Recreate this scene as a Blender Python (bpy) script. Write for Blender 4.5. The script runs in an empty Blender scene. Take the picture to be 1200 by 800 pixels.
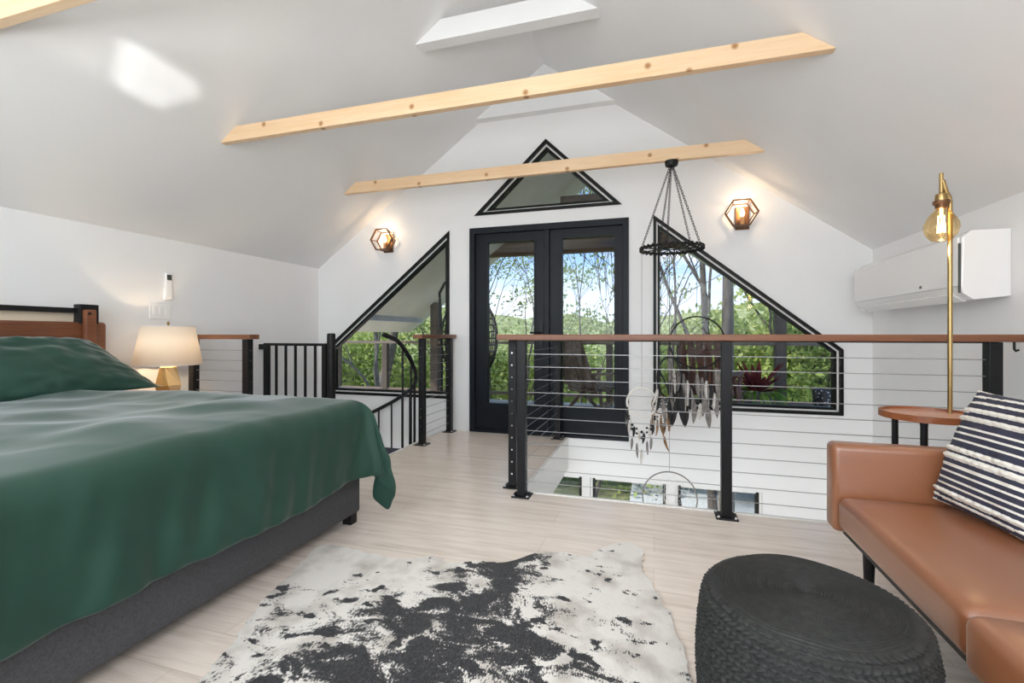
import bpy, bmesh, math, random
from mathutils import Vector, Matrix, noise as mnoise
PI = math.pi
SC = bpy.context.scene
COL = SC.collection
random.seed(7)

# ------------------------------------------------------------------ node helpers
MATS = {}
def new_mat(name):
    m = bpy.data.materials.new(name); m.use_nodes = True
    nt = m.node_tree; nt.nodes.clear()
    out = nt.nodes.new('ShaderNodeOutputMaterial')
    MATS[name] = m
    return m, nt, out
def N(nt, typ, **kw):
    n = nt.nodes.new(typ)
    for k, v in kw.items():
        if k in n.inputs: n.inputs[k].default_value = v
        else: setattr(n, k, v)
    return n
def L(nt, a, b): nt.links.new(a, b)
def rgba(c): return (c[0], c[1], c[2], 1.0)
def coords(nt, scale=(1, 1, 1), rot=(0, 0, 0), kind='Object'):
    tc = nt.nodes.new('ShaderNodeTexCoord'); mp = nt.nodes.new('ShaderNodeMapping')
    mp.inputs['Scale'].default_value = scale; mp.inputs['Rotation'].default_value = rot
    L(nt, tc.outputs[kind], mp.inputs['Vector']); return mp.outputs['Vector']
def ramp(nt, fac, stops, interp='LINEAR'):
    r = nt.nodes.new('ShaderNodeValToRGB'); e = r.color_ramp.elements
    r.color_ramp.interpolation = interp
    while len(e) < len(stops): e.new(0.5)
    for i, (p, c) in enumerate(stops): e[i].position = p; e[i].color = rgba(c)
    L(nt, fac, r.inputs['Fac']); return r.outputs['Color']
def bump(nt, h, strength=.2, dist=.01):
    b = N(nt, 'ShaderNodeBump', Strength=strength, Distance=dist); L(nt, h, b.inputs['Height']); return b.outputs['Normal']
def math_(nt, op, a, b=None, clamp=False):
    m = nt.nodes.new('ShaderNodeMath'); m.operation = op; m.use_clamp = clamp
    for i, x in enumerate((a, b)):
        if x is None: continue
        if isinstance(x, (int, float)): m.inputs[i].default_value = x
        else: L(nt, x, m.inputs[i])
    return m.outputs[0]
def mat(name, c, rough=.5, metal=0., c2=None, nscale=20., stretch=(1, 1, 1), bstr=0., bdist=.004, sheen=0., spec=.5, detail=4., lo=.3, hi=.7, coat=0., sheen_rough=.4):
    m, nt, out = new_mat(name)
    b = N(nt, 'ShaderNodeBsdfPrincipled', Roughness=rough, Metallic=metal)
    b.inputs['Base Color'].default_value = rgba(c)
    b.inputs['Specular IOR Level'].default_value = spec
    b.inputs['Coat Weight'].default_value = coat; b.inputs['Coat Roughness'].default_value = .32
    if sheen: b.inputs['Sheen Weight'].default_value = sheen; b.inputs['Sheen Roughness'].default_value = sheen_rough
    if c2 or bstr:
        n = N(nt, 'ShaderNodeTexNoise', Scale=nscale, Detail=detail); L(nt, coords(nt, stretch), n.inputs['Vector'])
        if c2: L(nt, ramp(nt, n.outputs['Fac'], [(lo, c), (hi, c2)]), b.inputs['Base Color'])
        if bstr: L(nt, bump(nt, n.outputs['Fac'], bstr, bdist), b.inputs['Normal'])
    L(nt, b.outputs[0], out.inputs[0]); return m
def wood(name, c, c2, rough=.45, axis='X', scale=6., knots=None, bstr=.1):
    st = {'X': (.12, 2.2, 2.2), 'Y': (2.2, .12, 2.2), 'Z': (2.2, 2.2, .12)}[axis]
    m, nt, out = new_mat(name)
    b = N(nt, 'ShaderNodeBsdfPrincipled', Roughness=rough)
    n = N(nt, 'ShaderNodeTexNoise', Scale=scale, Detail=8., Distortion=.8); L(nt, coords(nt, st), n.inputs['Vector'])
    n2 = N(nt, 'ShaderNodeTexNoise', Scale=scale * 9, Detail=3.); L(nt, coords(nt, st), n2.inputs['Vector'])
    f = math_(nt, 'ADD', math_(nt, 'MULTIPLY', n.outputs['Fac'], .7), math_(nt, 'MULTIPLY', n2.outputs['Fac'], .3))
    col = ramp(nt, f, [(.35, c2), (.62, c)])
    if knots:
        tc = nt.nodes.new('ShaderNodeTexCoord'); sp_ = nt.nodes.new('ShaderNodeSeparateXYZ'); L(nt, tc.outputs['Object'], sp_.inputs[0])
        cx_ = nt.nodes.new('ShaderNodeCombineXYZ'); L(nt, sp_.outputs[0], cx_.inputs[0]); L(nt, math_(nt, 'ADD', sp_.outputs[1], sp_.outputs[2]), cx_.inputs[1])
        v = N(nt, 'ShaderNodeTexVoronoi', Scale=4.6, Randomness=1.); v.voronoi_dimensions = '2D'; L(nt, cx_.outputs[0], v.inputs['Vector'])
        k = ramp(nt, v.outputs['Distance'], [(.035, (1, 1, 1)), (.10, (0, 0, 0))])
        mx = N(nt, 'ShaderNodeMixRGB'); L(nt, k, mx.inputs['Fac']); L(nt, col, mx.inputs['Color1']); mx.inputs['Color2'].default_value = rgba(knots)
        col = mx.outputs['Color']
    L(nt, col, b.inputs['Base Color'])
    L(nt, bump(nt, f, bstr, .003), b.inputs['Normal'])
    L(nt, b.outputs[0], out.inputs[0]); return m
def emis(name, c, s):
    m, nt, out = new_mat(name); e = N(nt, 'ShaderNodeEmission', Strength=s); e.inputs['Color'].default_value = rgba(c)
    L(nt, e.outputs[0], out.inputs[0]); return m
def glass(name, tint=(1, 1, 1), refl=1.0, base=.03):
    m, nt, out = new_mat(name)
    t = N(nt, 'ShaderNodeBsdfTransparent'); t.inputs['Color'].default_value = rgba(tint)
    g = N(nt, 'ShaderNodeBsdfGlossy', Roughness=.02)
    fr = N(nt, 'ShaderNodeFresnel', IOR=1.45)
    mx = N(nt, 'ShaderNodeMixShader'); L(nt, math_(nt, 'MULTIPLY', fr.outputs[0], refl), mx.inputs[0]); L(nt, t.outputs[0], mx.inputs[1]); L(nt, g.outputs[0], mx.inputs[2])
    L(nt, mx.outputs[0], out.inputs[0]); return m
def leafmat(name, c, c2, trans=.45, nscale=1.2):
    m, nt, out = new_mat(name)
    d = N(nt, 'ShaderNodeBsdfDiffuse'); t = N(nt, 'ShaderNodeBsdfTranslucent')
    n = N(nt, 'ShaderNodeTexNoise', Scale=nscale, Detail=5.); L(nt, coords(nt), n.inputs['Vector'])
    col = ramp(nt, n.outputs['Fac'], [(.36, c), (.62, c2)])
    L(nt, col, d.inputs['Color']); L(nt, col, t.inputs['Color'])
    mx = N(nt, 'ShaderNodeMixShader'); mx.inputs[0].default_value = trans
    L(nt, d.outputs[0], mx.inputs[1]); L(nt, t.outputs[0], mx.inputs[2]); L(nt, mx.outputs[0], out.inputs[0]); return m

# ------------------------------------------------------------------ materials
M_WALL = mat('white_plaster', (.78, .785, .79), .7, c2=(.80, .805, .81), nscale=3., bstr=.05, bdist=.002)
M_TRIMW = mat('white_trim', (.80, .80, .78), .45)
M_BLACK = mat('black_metal', (.006, .006, .007), .42, c2=(.010, .010, .011), nscale=30, spec=.3)
M_WINBLK = mat('black_window_frame', (.005, .005, .005), .4, spec=.25)
M_DOOR = mat('blueblack_door_paint', (.0045, .007, .011), .42, c2=(.006, .009, .014), nscale=8, spec=.22)
M_STEEL = mat('steel_cable', (.42, .42, .42), .35, .85)
M_CHROME = mat('chrome', (.75, .75, .75), .15, 1.)
M_BRASS = mat('brushed_brass', (.46, .32, .14), .32, 1., c2=(.36, .24, .10), nscale=40, stretch=(1, 1, .1))
M_BRONZE = mat('bronze_sconce', (.10, .045, .020), .4, .5, c2=(.17, .08, .035), nscale=30)
M_CAP = wood('handrail_wood', (.225, .086, .038), (.13, .05, .023), .38, 'X', 7.)
M_CAPY = wood('handrail_wood_long', (.225, .086, .038), (.13, .05, .023), .38, 'Y', 7.)
M_PINE = wood('pine_beam', (.80, .60, .40), (.72, .48, .27), .5, 'X', 5., knots=(.36, .17, .06))
M_HEAD = wood('headboard_wood', (.24, .085, .035), (.13, .042, .018), .4, 'Y', 5.)
M_TRAY = wood('tray_wood', (.33, .11, .04), (.20, .06, .022), .3, 'X', 6.)
M_TRAYTOP = wood('tray_top_wood', (.62, .32, .20), (.48, .22, .13), .3, 'X', 6.)
M_DECK = wood('deck_boards', (.66, .61, .54), (.48, .43, .37), .7, 'X', 5.)
M_CHAIRW = wood('weathered_chair_wood', (.17, .12, .085), (.08, .055, .038), .7, 'Z', 8.)
M_CHAIRR = wood('brown_chair_wood', (.20, .09, .06), (.10, .04, .025), .65, 'Z', 8.)
M_PORCH = mat('porch_ceiling_board', (.74, .73, .64), .8, c2=(.66, .65, .56), nscale=3)
M_PBEAM = mat('porch_grey_beam', (.55, .58, .62), .7, c2=(.48, .50, .54), nscale=5)
M_PBROWN = wood('porch_brown_beam', (.16, .105, .07), (.08, .05, .035), .7, 'X', 6.)
M_PPOST = wood('porch_post_wood', (.10, .075, .055), (.05, .037, .028), .7, 'Z', 6.)
M_DRAIL = wood('deck_rail_wood', (.22, .17, .13), (.13, .10, .075), .7, 'X', 6.)
M_GREEN = mat('green_cotton', (.013, .050, .034), .60, c2=(.016, .059, .042), nscale=2.5, sheen=.35, spec=.35, bstr=.03, sheen_rough=.35)
M_BASE = mat('charcoal_upholstery', (.055, .056, .062), .85, c2=(.085, .086, .094), nscale=160, bstr=.25, bdist=.002, detail=2)
M_LEATHER = mat('tan_leather', (.27, .100, .042), .30, c2=(.30, .116, .050), nscale=3, spec=.8, coat=.5, bstr=.02)
M_KNIT = mat('black_knit_cord', (.010, .0105, .0098), .7, c2=(.027, .028, .025), nscale=60, sheen=.05)
M_SHADE_T = None
M_CREAM = mat('cream_lamp_base', (.72, .52, .26), .35)
M_GOLDF = mat('gold_lamp_facet', (.60, .38, .14), .35, .5)
M_WHITEP = mat('white_plastic', (.82, .82, .81), .35)
M_SCREEN = mat('grey_screen', (.06, .07, .06), .3)
M_TREAD = mat('dark_blue_tread', (.03, .035, .06), .7)
M_POTG = mat('grey_green_planter', (.10, .12, .095), .6, c2=(.14, .16, .13), nscale=20)
M_REDLEAF = leafmat('dark_red_leaf', (.085, .016, .020), (.24, .055, .055), .2, 6.)
M_FERN = leafmat('fern_leaf', (.07, .17, .02), (.28, .44, .06), .35, 6.)
M_BARK = mat('grey_bark', (.10, .085, .07), .9, c2=(.20, .175, .15), nscale=6, stretch=(3, 3, .5), bstr=.6, bdist=.03)
M_BARKD = mat('dark_bark', (.045, .036, .030), .9, c2=(.10, .085, .072), nscale=9, stretch=(3, 3, .5), bstr=.5, bdist=.02)
M_LEAF1 = leafmat('spring_leaf_yellow', (.40, .48, .12), (.66, .70, .30))
M_LEAF2 = leafmat('spring_leaf_green', (.24, .34, .08), (.52, .60, .20))
M_LEAF3 = leafmat('deep_leaf_green', (.12, .19, .05), (.34, .42, .14))
M_WICK = mat('black_wicker', (.018, .017, .016), .6)
M_CUSH = mat('grey_cushion', (.18, .18, .18), .9)
M_YARN = mat('white_yarn', (.80, .78, .73), .9)
M_FEATW = mat('white_feather', (.74, .71, .66), .9, c2=(.5, .47, .43), nscale=30)
M_FEATG = mat('grey_feather', (.28, .26, .24), .9, c2=(.16, .15, .14), nscale=30)
M_FEATB = mat('black_feather', (.02, .02, .02), .8)
M_FEATT = mat('tan_feather', (.42, .24, .10), .9, c2=(.12, .06, .03), nscale=25)
M_GLASS = glass('window_glass', refl=.45)
M_BULBG = glass('amber_bulb_glass', (1.0, .86, .62), .5)
M_SCGLASS = glass('sconce_glass', (1, .93, .82), .6)
M_FILA = emis('bulb_filament', (1, .62, .22), 26)
M_FLAME = emis('sconce_flame_bulb', (1, .62, .28), 32)
M_CANDLE = mat('sconce_candle_sleeve', (.55, .30, .13), .5)
M_LIGHTGL = emis('lamp_bulb', (1, .72, .42), 6)

def make_floor_mat():
    m, nt, out = new_mat('pale_oak_planks')
    b = N(nt, 'ShaderNodeBsdfPrincipled', Roughness=.25)
    br = N(nt, 'ShaderNodeTexBrick'); br.offset = .37
    for k, v in (('Scale', 1.), ('Mortar Size', .0012), ('Mortar Smooth', .3), ('Brick Width', 1.35), ('Row Height', .17), ('Bias', 0.)): br.inputs[k].default_value = v
    br.inputs['Color1'].default_value = rgba((.88, .785, .70)); br.inputs['Color2'].default_value = rgba((.83, .735, .65)); br.inputs['Mortar'].default_value = rgba((.66, .56, .48))
    L(nt, coords(nt), br.inputs['Vector'])
    n = N(nt, 'ShaderNodeTexNoise', Scale=4., Detail=8., Distortion=.6); L(nt, coords(nt, (.5, 7, 1)), n.inputs['Vector'])
    n2 = N(nt, 'ShaderNodeTexNoise', Scale=14., Detail=4.); L(nt, coords(nt, (.5, 9, 1)), n2.inputs['Vector'])
    f = math_(nt, 'ADD', math_(nt, 'MULTIPLY', n.outputs['Fac'], .6), math_(nt, 'MULTIPLY', n2.outputs['Fac'], .4))
    g = ramp(nt, f, [(.32, (.80, .77, .74)), (.55, (1, 1, 1))])
    mx = N(nt, 'ShaderNodeMixRGB', blend_type='MULTIPLY'); mx.inputs['Fac'].default_value = 1
    L(nt, br.outputs['Color'], mx.inputs['Color1']); L(nt, g, mx.inputs['Color2'])
    L(nt, mx.outputs[0], b.inputs['Base Color']); L(nt, bump(nt, f, .05, .002), b.inputs['Normal'])
    L(nt, b.outputs[0], out.inputs[0]); return m
M_FLOOR = make_floor_mat()

def make_hide_mat():
    m, nt, out = new_mat('cowhide_hair')
    b = N(nt, 'ShaderNodeBsdfPrincipled', Roughness=.75); b.inputs['Sheen Weight'].default_value = .15
    at = nt.nodes.new('ShaderNodeAttribute'); at.attribute_name = 'patch'
    big = N(nt, 'ShaderNodeTexNoise', Scale=7.5, Detail=8., Roughness=.66, Distortion=.9); L(nt, coords(nt, (.85, 1.25, 1)), big.inputs['Vector'])
    spots = N(nt, 'ShaderNodeTexNoise', Scale=15., Detail=2.5, Distortion=.3); L(nt, coords(nt, (.8, 1.2, 1)), spots.inputs['Vector'])
    fine = N(nt, 'ShaderNodeTexNoise', Scale=260., Detail=2.); L(nt, coords(nt, (1., .35, 1)), fine.inputs['Vector'])
    v = math_(nt, 'ADD', big.outputs['Fac'], at.outputs['Fac'])
    sp = math_(nt, 'MULTIPLY', math_(nt, 'SUBTRACT', spots.outputs['Fac'], .575), 1.9)
    sp = math_(nt, 'MAXIMUM', sp, 0.)
    v = math_(nt, 'ADD', v, sp)
    v = math_(nt, 'ADD', v, math_(nt, 'MULTIPLY', math_(nt, 'SUBTRACT', fine.outputs['Fac'], .5), .34))
    k = ramp(nt, v, [(.50, (0, 0, 0)), (.545, (1, 1, 1))])
    tone = N(nt, 'ShaderNodeTexNoise', Scale=7., Detail=4.); L(nt, coords(nt), tone.inputs['Vector'])
    white = ramp(nt, tone.outputs['Fac'], [(.33, (.50, .46, .41)), (.54, (.76, .73, .68))])
    dark = ramp(nt, fine.outputs['Fac'], [(.45, (.006, .006, .007)), (.75, (.06, .06, .064))])
    mx = N(nt, 'ShaderNodeMixRGB'); L(nt, k, mx.inputs['Fac']); L(nt, white, mx.inputs['Color1']); L(nt, dark, mx.inputs['Color2'])
    L(nt, mx.outputs[0], b.inputs['Base Color']); L(nt, bump(nt, fine.outputs['Fac'], .35, .004), b.inputs['Normal'])
    L(nt, b.outputs[0], out.inputs[0]); return m
M_HIDE = make_hide_mat()

def make_pillow_mat():
    m, nt, out = new_mat('navy_cream_woven_stripe')
    b = N(nt, 'ShaderNodeBsdfPrincipled', Roughness=.9)
    at = nt.nodes.new('ShaderNodeAttribute'); at.attribute_name = 'stripe'
    n = N(nt, 'ShaderNodeTexNoise', Scale=180., Detail=2.); L(nt, coords(nt), n.inputs['Vector'])
    k = math_(nt, 'ADD', at.outputs['Fac'], math_(nt, 'MULTIPLY', math_(nt, 'SUBTRACT', n.outputs['Fac'], .5), .5))
    col = ramp(nt, k, [(.40, (.035, .036, .060)), (.60, (.80, .76, .68))])
    L(nt, col, b.inputs['Base Color']); L(nt, bump(nt, n.outputs['Fac'], .4, .003), b.inputs['Normal'])
    L(nt, b.outputs[0], out.inputs[0]); return m
M_STRIPE = make_pillow_mat()

def make_shade_mat():
    m, nt, out = new_mat('linen_lamp_shade')
    d = N(nt, 'ShaderNodeBsdfDiffuse'); t = N(nt, 'ShaderNodeBsdfTranslucent')
    for x in (d, t): x.inputs['Color'].default_value = rgba((.93, .89, .83))
    mx = N(nt, 'ShaderNodeMixShader'); mx.inputs[0].default_value = .68
    L(nt, d.outputs[0], mx.inputs[1]); L(nt, t.outputs[0], mx.inputs[2]); L(nt, mx.outputs[0], out.inputs[0]); return m
M_SHADE = make_shade_mat()

def make_speckle():
    m, nt, out = new_mat('speckled_black_pot')
    b = N(nt, 'ShaderNodeBsdfPrincipled', Roughness=.4)
    v = N(nt, 'ShaderNodeTexVoronoi', Scale=28.); L(nt, coords(nt), v.inputs['Vector'])
    L(nt, ramp(nt, v.outputs['Distance'], [(.22, (.55, .55, .55)), (.30, (.012, .012, .013))]), b.inputs['Base Color'])
    L(nt, b.outputs[0], out.inputs[0]); return m
M_SPECK = make_speckle()

def make_hill():
    m, nt, out = new_mat('wooded_hillside')
    b = N(nt, 'ShaderNodeBsdfDiffuse')
    n = N(nt, 'ShaderNodeTexNoise', Scale=.9, Detail=9., Roughness=.7); L(nt, coords(nt), n.inputs['Vector'])
    L(nt, ramp(nt, n.outputs['Fac'], [(.36, (.14, .16, .08)), (.5, (.34, .40, .17)), (.66, (.56, .58, .32))]), b.inputs['Color'])
    L(nt, bump(nt, n.outputs['Fac'], 1., .8), b.inputs['Normal'])
    L(nt, b.outputs[0], out.inputs[0]); return m
M_HILL = make_hill()
M_GROUND = mat('leafy_ground', (.10, .12, .04), .95, c2=(.22, .22, .10), nscale=2.5)

# ------------------------------------------------------------------ geometry helpers
def bm_new(): return bmesh.new()
def box(bm, x0, x1, y0, y1, z0, z1, mtx=None, bev=0., seg=2):
    mt = Matrix.Translation(((x0+x1)/2, (y0+y1)/2, (z0+z1)/2)) @ Matrix.Diagonal((abs(x1-x0), abs(y1-y0), abs(z1-z0), 1))
    if bev:
        t = bmesh.new(); bmesh.ops.create_cube(t, size=1, matrix=mt)
        bmesh.ops.bevel(t, geom=t.edges[:], offset=bev, segments=seg, affect='EDGES', profile=.5)
        if mtx: bmesh.ops.transform(t, matrix=mtx, verts=t.verts)
        merge(bm, t)
    else:
        r = bmesh.ops.create_cube(bm, size=1, matrix=mt)
        if mtx: bmesh.ops.transform(bm, matrix=mtx, verts=r['verts'])
    return bm
def merge(bm, t):
    mp = {v: bm.verts.new(v.co) for v in t.verts}
    for f in t.faces:
        try: bm.faces.new([mp[v] for v in f.verts])
        except ValueError: pass
    t.free()
def tube(bm, pts, r, seg=8, closed=False, caps=True):
    pts = [Vector(p) for p in pts]; n = len(pts)
    rs = r if isinstance(r, (list, tuple)) else [r] * n
    rings = []; up = None
    for i, p in enumerate(pts):
        if closed: t = pts[(i+1) % n] - pts[i-1]
        else: t = pts[min(i+1, n-1)] - pts[max(i-1, 0)]
        if t.length < 1e-9: t = Vector((0, 0, 1))
        t.normalize()
        if up is None:
            a = Vector((0, 0, 1)) if abs(t.z) < .9 else Vector((1, 0, 0)); up = (a - t * a.dot(t)).normalized()
        else:
            u2 = up - t * up.dot(t)
            if u2.length > 1e-6: up = u2.normalized()
        s = t.cross(up)
        rings.append([bm.verts.new(p + (up*math.cos(2*PI*k/seg) + s*math.sin(2*PI*k/seg)) * rs[i]) for k in range(seg)])
    for i in range(n if closed else n-1):
        a, b = rings[i], rings[(i+1) % n]
        for k in range(seg):
            bm.faces.new((a[k], a[(k+1) % seg], b[(k+1) % seg], b[k]))
    if caps and not closed:
        bm.faces.new(rings[0][::-1]); bm.faces.new(rings[-1])
    return bm
def lathe(bm, prof, cx, cy, seg=24, caps=True):
    rings = [[bm.verts.new((cx + r*math.cos(2*PI*k/seg), cy + r*math.sin(2*PI*k/seg), z)) for k in range(seg)] for r, z in prof]
    for a, b in zip(rings, rings[1:]):
        for k in range(seg): bm.faces.new((a[k], a[(k+1) % seg], b[(k+1) % seg], b[k]))
    if caps: bm.faces.new(rings[0][::-1]); bm.faces.new(rings[-1])
    return bm
def prism(bm, loops, to3, t0, t1):
    """loops: outer outline + holes (2-D); to3(a, b, t) -> xyz; extruded from t0 to t1"""
    for t in (t0, t1):
        es = []
        for lp in loops:
            vs = [bm.verts.new(to3(a, b, t)) for a, b in lp]
            es += [bm.edges.new((vs[i], vs[(i+1) % len(vs)])) for i in range(len(vs))]
        bmesh.ops.triangle_fill(bm, edges=es, use_beauty=True, use_dissolve=False)
    for lp in loops:
        n = len(lp)
        for i in range(n):
            a, b = lp[i], lp[(i+1) % n]
            bm.faces.new([bm.verts.new(to3(*q)) for q in ((a[0], a[1], t0), (b[0], b[1], t0), (b[0], b[1], t1), (a[0], a[1], t1))])
    bmesh.ops.remove_doubles(bm, verts=bm.verts, dist=1e-5)
    bmesh.ops.recalc_face_normals(bm, faces=bm.faces)
    return bm
XZ = lambda a, b, t: (a, t, b)
XY = lambda a, b, t: (a, b, t)
YZ = lambda a, b, t: (t, a, b)
def inset(poly, d):
    n = len(poly); area = sum(poly[i][0]*poly[(i+1) % n][1] - poly[(i+1) % n][0]*poly[i][1] for i in range(n))
    sg = 1 if area > 0 else -1; out = []
    lines = []
    for i in range(n):
        a = Vector(poly[i]); b = Vector(poly[(i+1) % n]); dr = (b-a).normalized(); nn = Vector((-dr.y, dr.x)) * sg
        lines.append((a + nn*d, dr))
    for i in range(n):
        p, r = lines[i-1]; q, s = lines[i]
        den = r.x*s.y - r.y*s.x
        t = ((q.x-p.x)*s.y - (q.y-p.y)*s.x) / den
        out.append((p.x + r.x*t, p.y + r.y*t))
    return out
LOCS = {}
def thing(name, label, cat, loc=(0, 0, 0), group=None):
    o = bpy.data.objects.new(name, None); COL.objects.link(o); o.empty_display_size = .1
    o.location = loc; o['label'] = label; o['category'] = cat
    if group: o['group'] = group
    LOCS[o.name] = Vector(loc); return o
def wloc(o):
    v = Vector((0, 0, 0))
    while o: v = v + o.location; o = o.parent
    return v
def obj(name, bm, material, parent=None, smooth=False, loc=None, bevel=0., solid=0., sub=0, auto=None, recalc=True):
    if recalc: bmesh.ops.recalc_face_normals(bm, faces=bm.faces)
    if parent is None and loc is None:
        xs = [v.co for v in bm.verts]
        loc = ((min(v.x for v in xs)+max(v.x for v in xs))/2, (min(v.y for v in xs)+max(v.y for v in xs))/2, min(v.z for v in xs))
    base = wloc(parent) if parent else Vector(loc)
    bmesh.ops.translate(bm, vec=-base, verts=bm.verts)
    me = bpy.data.meshes.new(name); bm.to_mesh(me); bm.free()
    if material: me.materials.append(material)
    o = bpy.data.objects.new(name, me); COL.objects.link(o)
    if parent: o.parent = parent
    else: o.location = base
    if smooth:
        for p in me.polygons: p.use_smooth = True
        if auto is None: auto = 40
        try: me.set_sharp_from_angle(angle=math.radians(auto))
        except Exception: pass
    if bevel:
        b = o.modifiers.new('bevel', 'BEVEL'); b.width = bevel; b.segments = 2; b.limit_method = 'ANGLE'
    if solid:
        s = o.modifiers.new('solid', 'SOLIDIFY'); s.thickness = solid; s.offset = 0
    if sub:
        s = o.modifiers.new('sub', 'SUBSURF'); s.levels = sub; s.render_levels = sub
    return o
def tag(o, label, cat, group=None):
    o['label'] = label; o['category'] = cat
    if group: o['group'] = group
    return o
def struct(name, bm, m, parent=None, **k):
    o = obj(name, bm, m, parent, **k)
    if parent is None: o['kind'] = 'structure'
    return o
def sempty(name, loc=(0, 0, 0)):
    o = bpy.data.objects.new(name, None); COL.objects.link(o); o.location = loc; o['kind'] = 'structure'; return o
def B(*a, **k): return box(bm_new(), *a, **k)
def T(*a, **k): return tube(bm_new(), *a, **k)
def nz(x, y, z=0., s=1.): return mnoise.noise(Vector((x*s, y*s, z*s)))

# ------------------------------------------------------------------ the room
XL, XR, G, YB = -3.63, 1.68, 4.42, -2.4
RC, RIDGE, SL = -1.02, 3.603, .72
roof = lambda x: RIDGE - SL*abs(x-RC)
LOW = -2.75
DOOR = [(-1.79, 0.), (-.22, 0.), (-.22, 2.056), (-1.79, 2.056)]
TRI = [(-1.742, 2.182), (-.281, 2.182), (-1.000, 2.873)]
WR = [(-.005, .32), (1.476, .32), (1.476, .858), (-.005, 2.064)]
WL = [(-3.496, .32), (-2.016, .32), (-2.016, 2.050), (-3.496, .845)]
LWS = [[(a, -1.95), (b, -1.95), (b, -.365), (a, -.365)] for a, b in ((-1.28, -.635), (-.575, .125), (.185, .885))]
outline = [(XL, LOW), (XR, LOW), (XR, roof(XR)), (RC, RIDGE), (XL, roof(XL))]
struct('wall_gable', prism(bm_new(), [outline, DOOR, TRI, WR, WL] + LWS, XZ, G, G+.16), M_WALL)
struct('wall_left', B(XL-.15, XL, YB, G+.16, LOW, roof(XL)+.1), M_WALL)
struct('wall_right', B(XR, XR+.15, YB, G+.16, LOW, roof(XR)+.1), M_WALL)
bm = bm_new()
prism(bm, [[(XL-.15, roof(XL-.15)), (RC, RIDGE), (XR+.15, roof(XR+.15)), (XR+.15, roof(XR+.15)+.2), (RC, RIDGE+.2), (XL-.15, roof(XL-.15)+.2)]], XZ, YB-.3, G+.16)
struct('ceiling', bm, M_WALL)
floor_poly = [(XL, YB), (XR, YB), (XR, 2.80), (-.80, 2.80), (-.80, G), (-2.05, G), (-2.05, 2.80), (XL, 2.80)]
struct('floor', prism(bm_new(), [floor_poly], XY, -.02, 0.), M_FLOOR, loc=(0, 0, 0))
struct('ceiling_lower', prism(bm_new(), [floor_poly], XY, -.28, -.0205), M_WALL, loc=(0, 0, 0))
struct('floor_lower', B(XL, XR, YB, G, LOW-.1, LOW), M_FLOOR, loc=(0, 0, 0))
# back gable: unseen end wall, its wide openings made up to let sky light in
hole_up = [(XL+.15, .15), (XR-.15, .15), (XR-.15, roof(XR)-.1), (RC, RIDGE-.2), (XL+.15, roof(XL)-.1)]
hole_dn = [(XL+.15, LOW+.1), (XR-.15, LOW+.1), (XR-.15, -.4), (XL+.15, -.4)]
struct('wall_back', prism(bm_new(), [outline, hole_up, hole_dn], XZ, YB-.15, YB), M_WALL)
# fascia trims round the two floor openings
struct('trim_1', B(-.80, XR, 2.80, 2.82, -.30, .006), M_TRIMW)
struct('trim_2', B(-.80, -.78, 2.82, G, -.30, .006), M_TRIMW)
struct('trim_3', B(-2.07, -2.05, 2.82, G, -.30, .006), M_TRIMW)
struct('trim_4', B(XL, -2.05, 2.80, 2.82, -.30, .006), M_TRIMW)

# windows: black outer frame, white stop line, black sash, pane
def window(name, poly, frame=.026, stop=.012, sash=.022):
    root = sempty(name, (sum(p[0] for p in poly)/len(poly), G, min(p[1] for p in poly)))
    p1 = inset(poly, frame); p2 = inset(poly, frame+stop); p3 = inset(poly, frame+stop+sash)
    obj('frame', prism(bm_new(), [poly, p1], XZ, G-.012, G+.12), M_WINBLK, root)
    obj('stop', prism(bm_new(), [p1, p2], XZ, G+.02, G+.10), M_TRIMW, root)
    obj('sash', prism(bm_new(), [p2, p3], XZ, G+.03, G+.09), M_WINBLK, root)
    obj('pane', prism(bm_new(), [p3], XZ, G+.058, G+.062), M_GLASS, root)
    return root
window('window_1', TRI, .030, .014, .026)
window('window_2', WL)
window('window_3', WR)
for i, p in enumerate(LWS):
    x0, x1, z0, z1 = p[0][0], p[1][0], p[0][1], p[2][1]
    root = sempty('window_%d' % (4+i), ((x0+x1)/2, G, z0)); p1 = inset(p, .022)
    obj('frame', prism(bm_new(), [p, p1], XZ, G+.03, G+.10), M_TRIMW, root)
    for xa in (x0+.022, x1-.046): obj('stile', B(xa, xa+.024, G+.025, G+.085, z0+.022, z1-.004), M_WINBLK, root)
    obj('pane', prism(bm_new(), [p1], XZ, G+.058, G+.062), M_GLASS, root)

# double door: frame + two leaves
bm = bm_new()
fr_in = [(-1.735, .03), (-.275, .03), (-.275, 1.995), (-1.735, 1.995)]
prism(bm, [DOOR, fr_in], XZ, G-.02, G+.14)
box(bm, -1.015, -.965, G-.012, G+.13, .03, 1.995)
struct('trim_5', bm, M_DOOR, bevel=.003)
def leaf(name, x0, x1, g0, g1, handle=None):
    root = sempty(name, ((x0+x1)/2, G, .03))
    po = [(x0, .03), (x1, .03), (x1, 1.995), (x0, 1.995)]; pg = [(g0, .272), (g1, .272), (g1, 1.925), (g0, 1.925)]
    pgi = inset(pg, .018)
    obj('leaf', prism(bm_new(), [po, pg], XZ, G+.02, G+.07), M_DOOR, root)
    obj('glazing_bead', prism(bm_new(), [pg, pgi], XZ, G+.012, G+.078), M_DOOR, root)
    obj('pane', prism(bm_new(), [pgi], XZ, G+.043, G+.047), M_GLASS, root)
    if handle:
        hb = bm_new(); box(hb, handle-.018, handle+.018, G+.008, G+.02, .88, 1.10); tube(hb, [(handle, G+.008, 1.0), (handle, G-.035, 1.0), (handle-.10, G-.035, 1.0)], .009)
        obj('door_handle', hb, M_BLACK, root)
leaf('door_1', -1.735, -1.015, -1.625, -1.105, -1.05)
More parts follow.
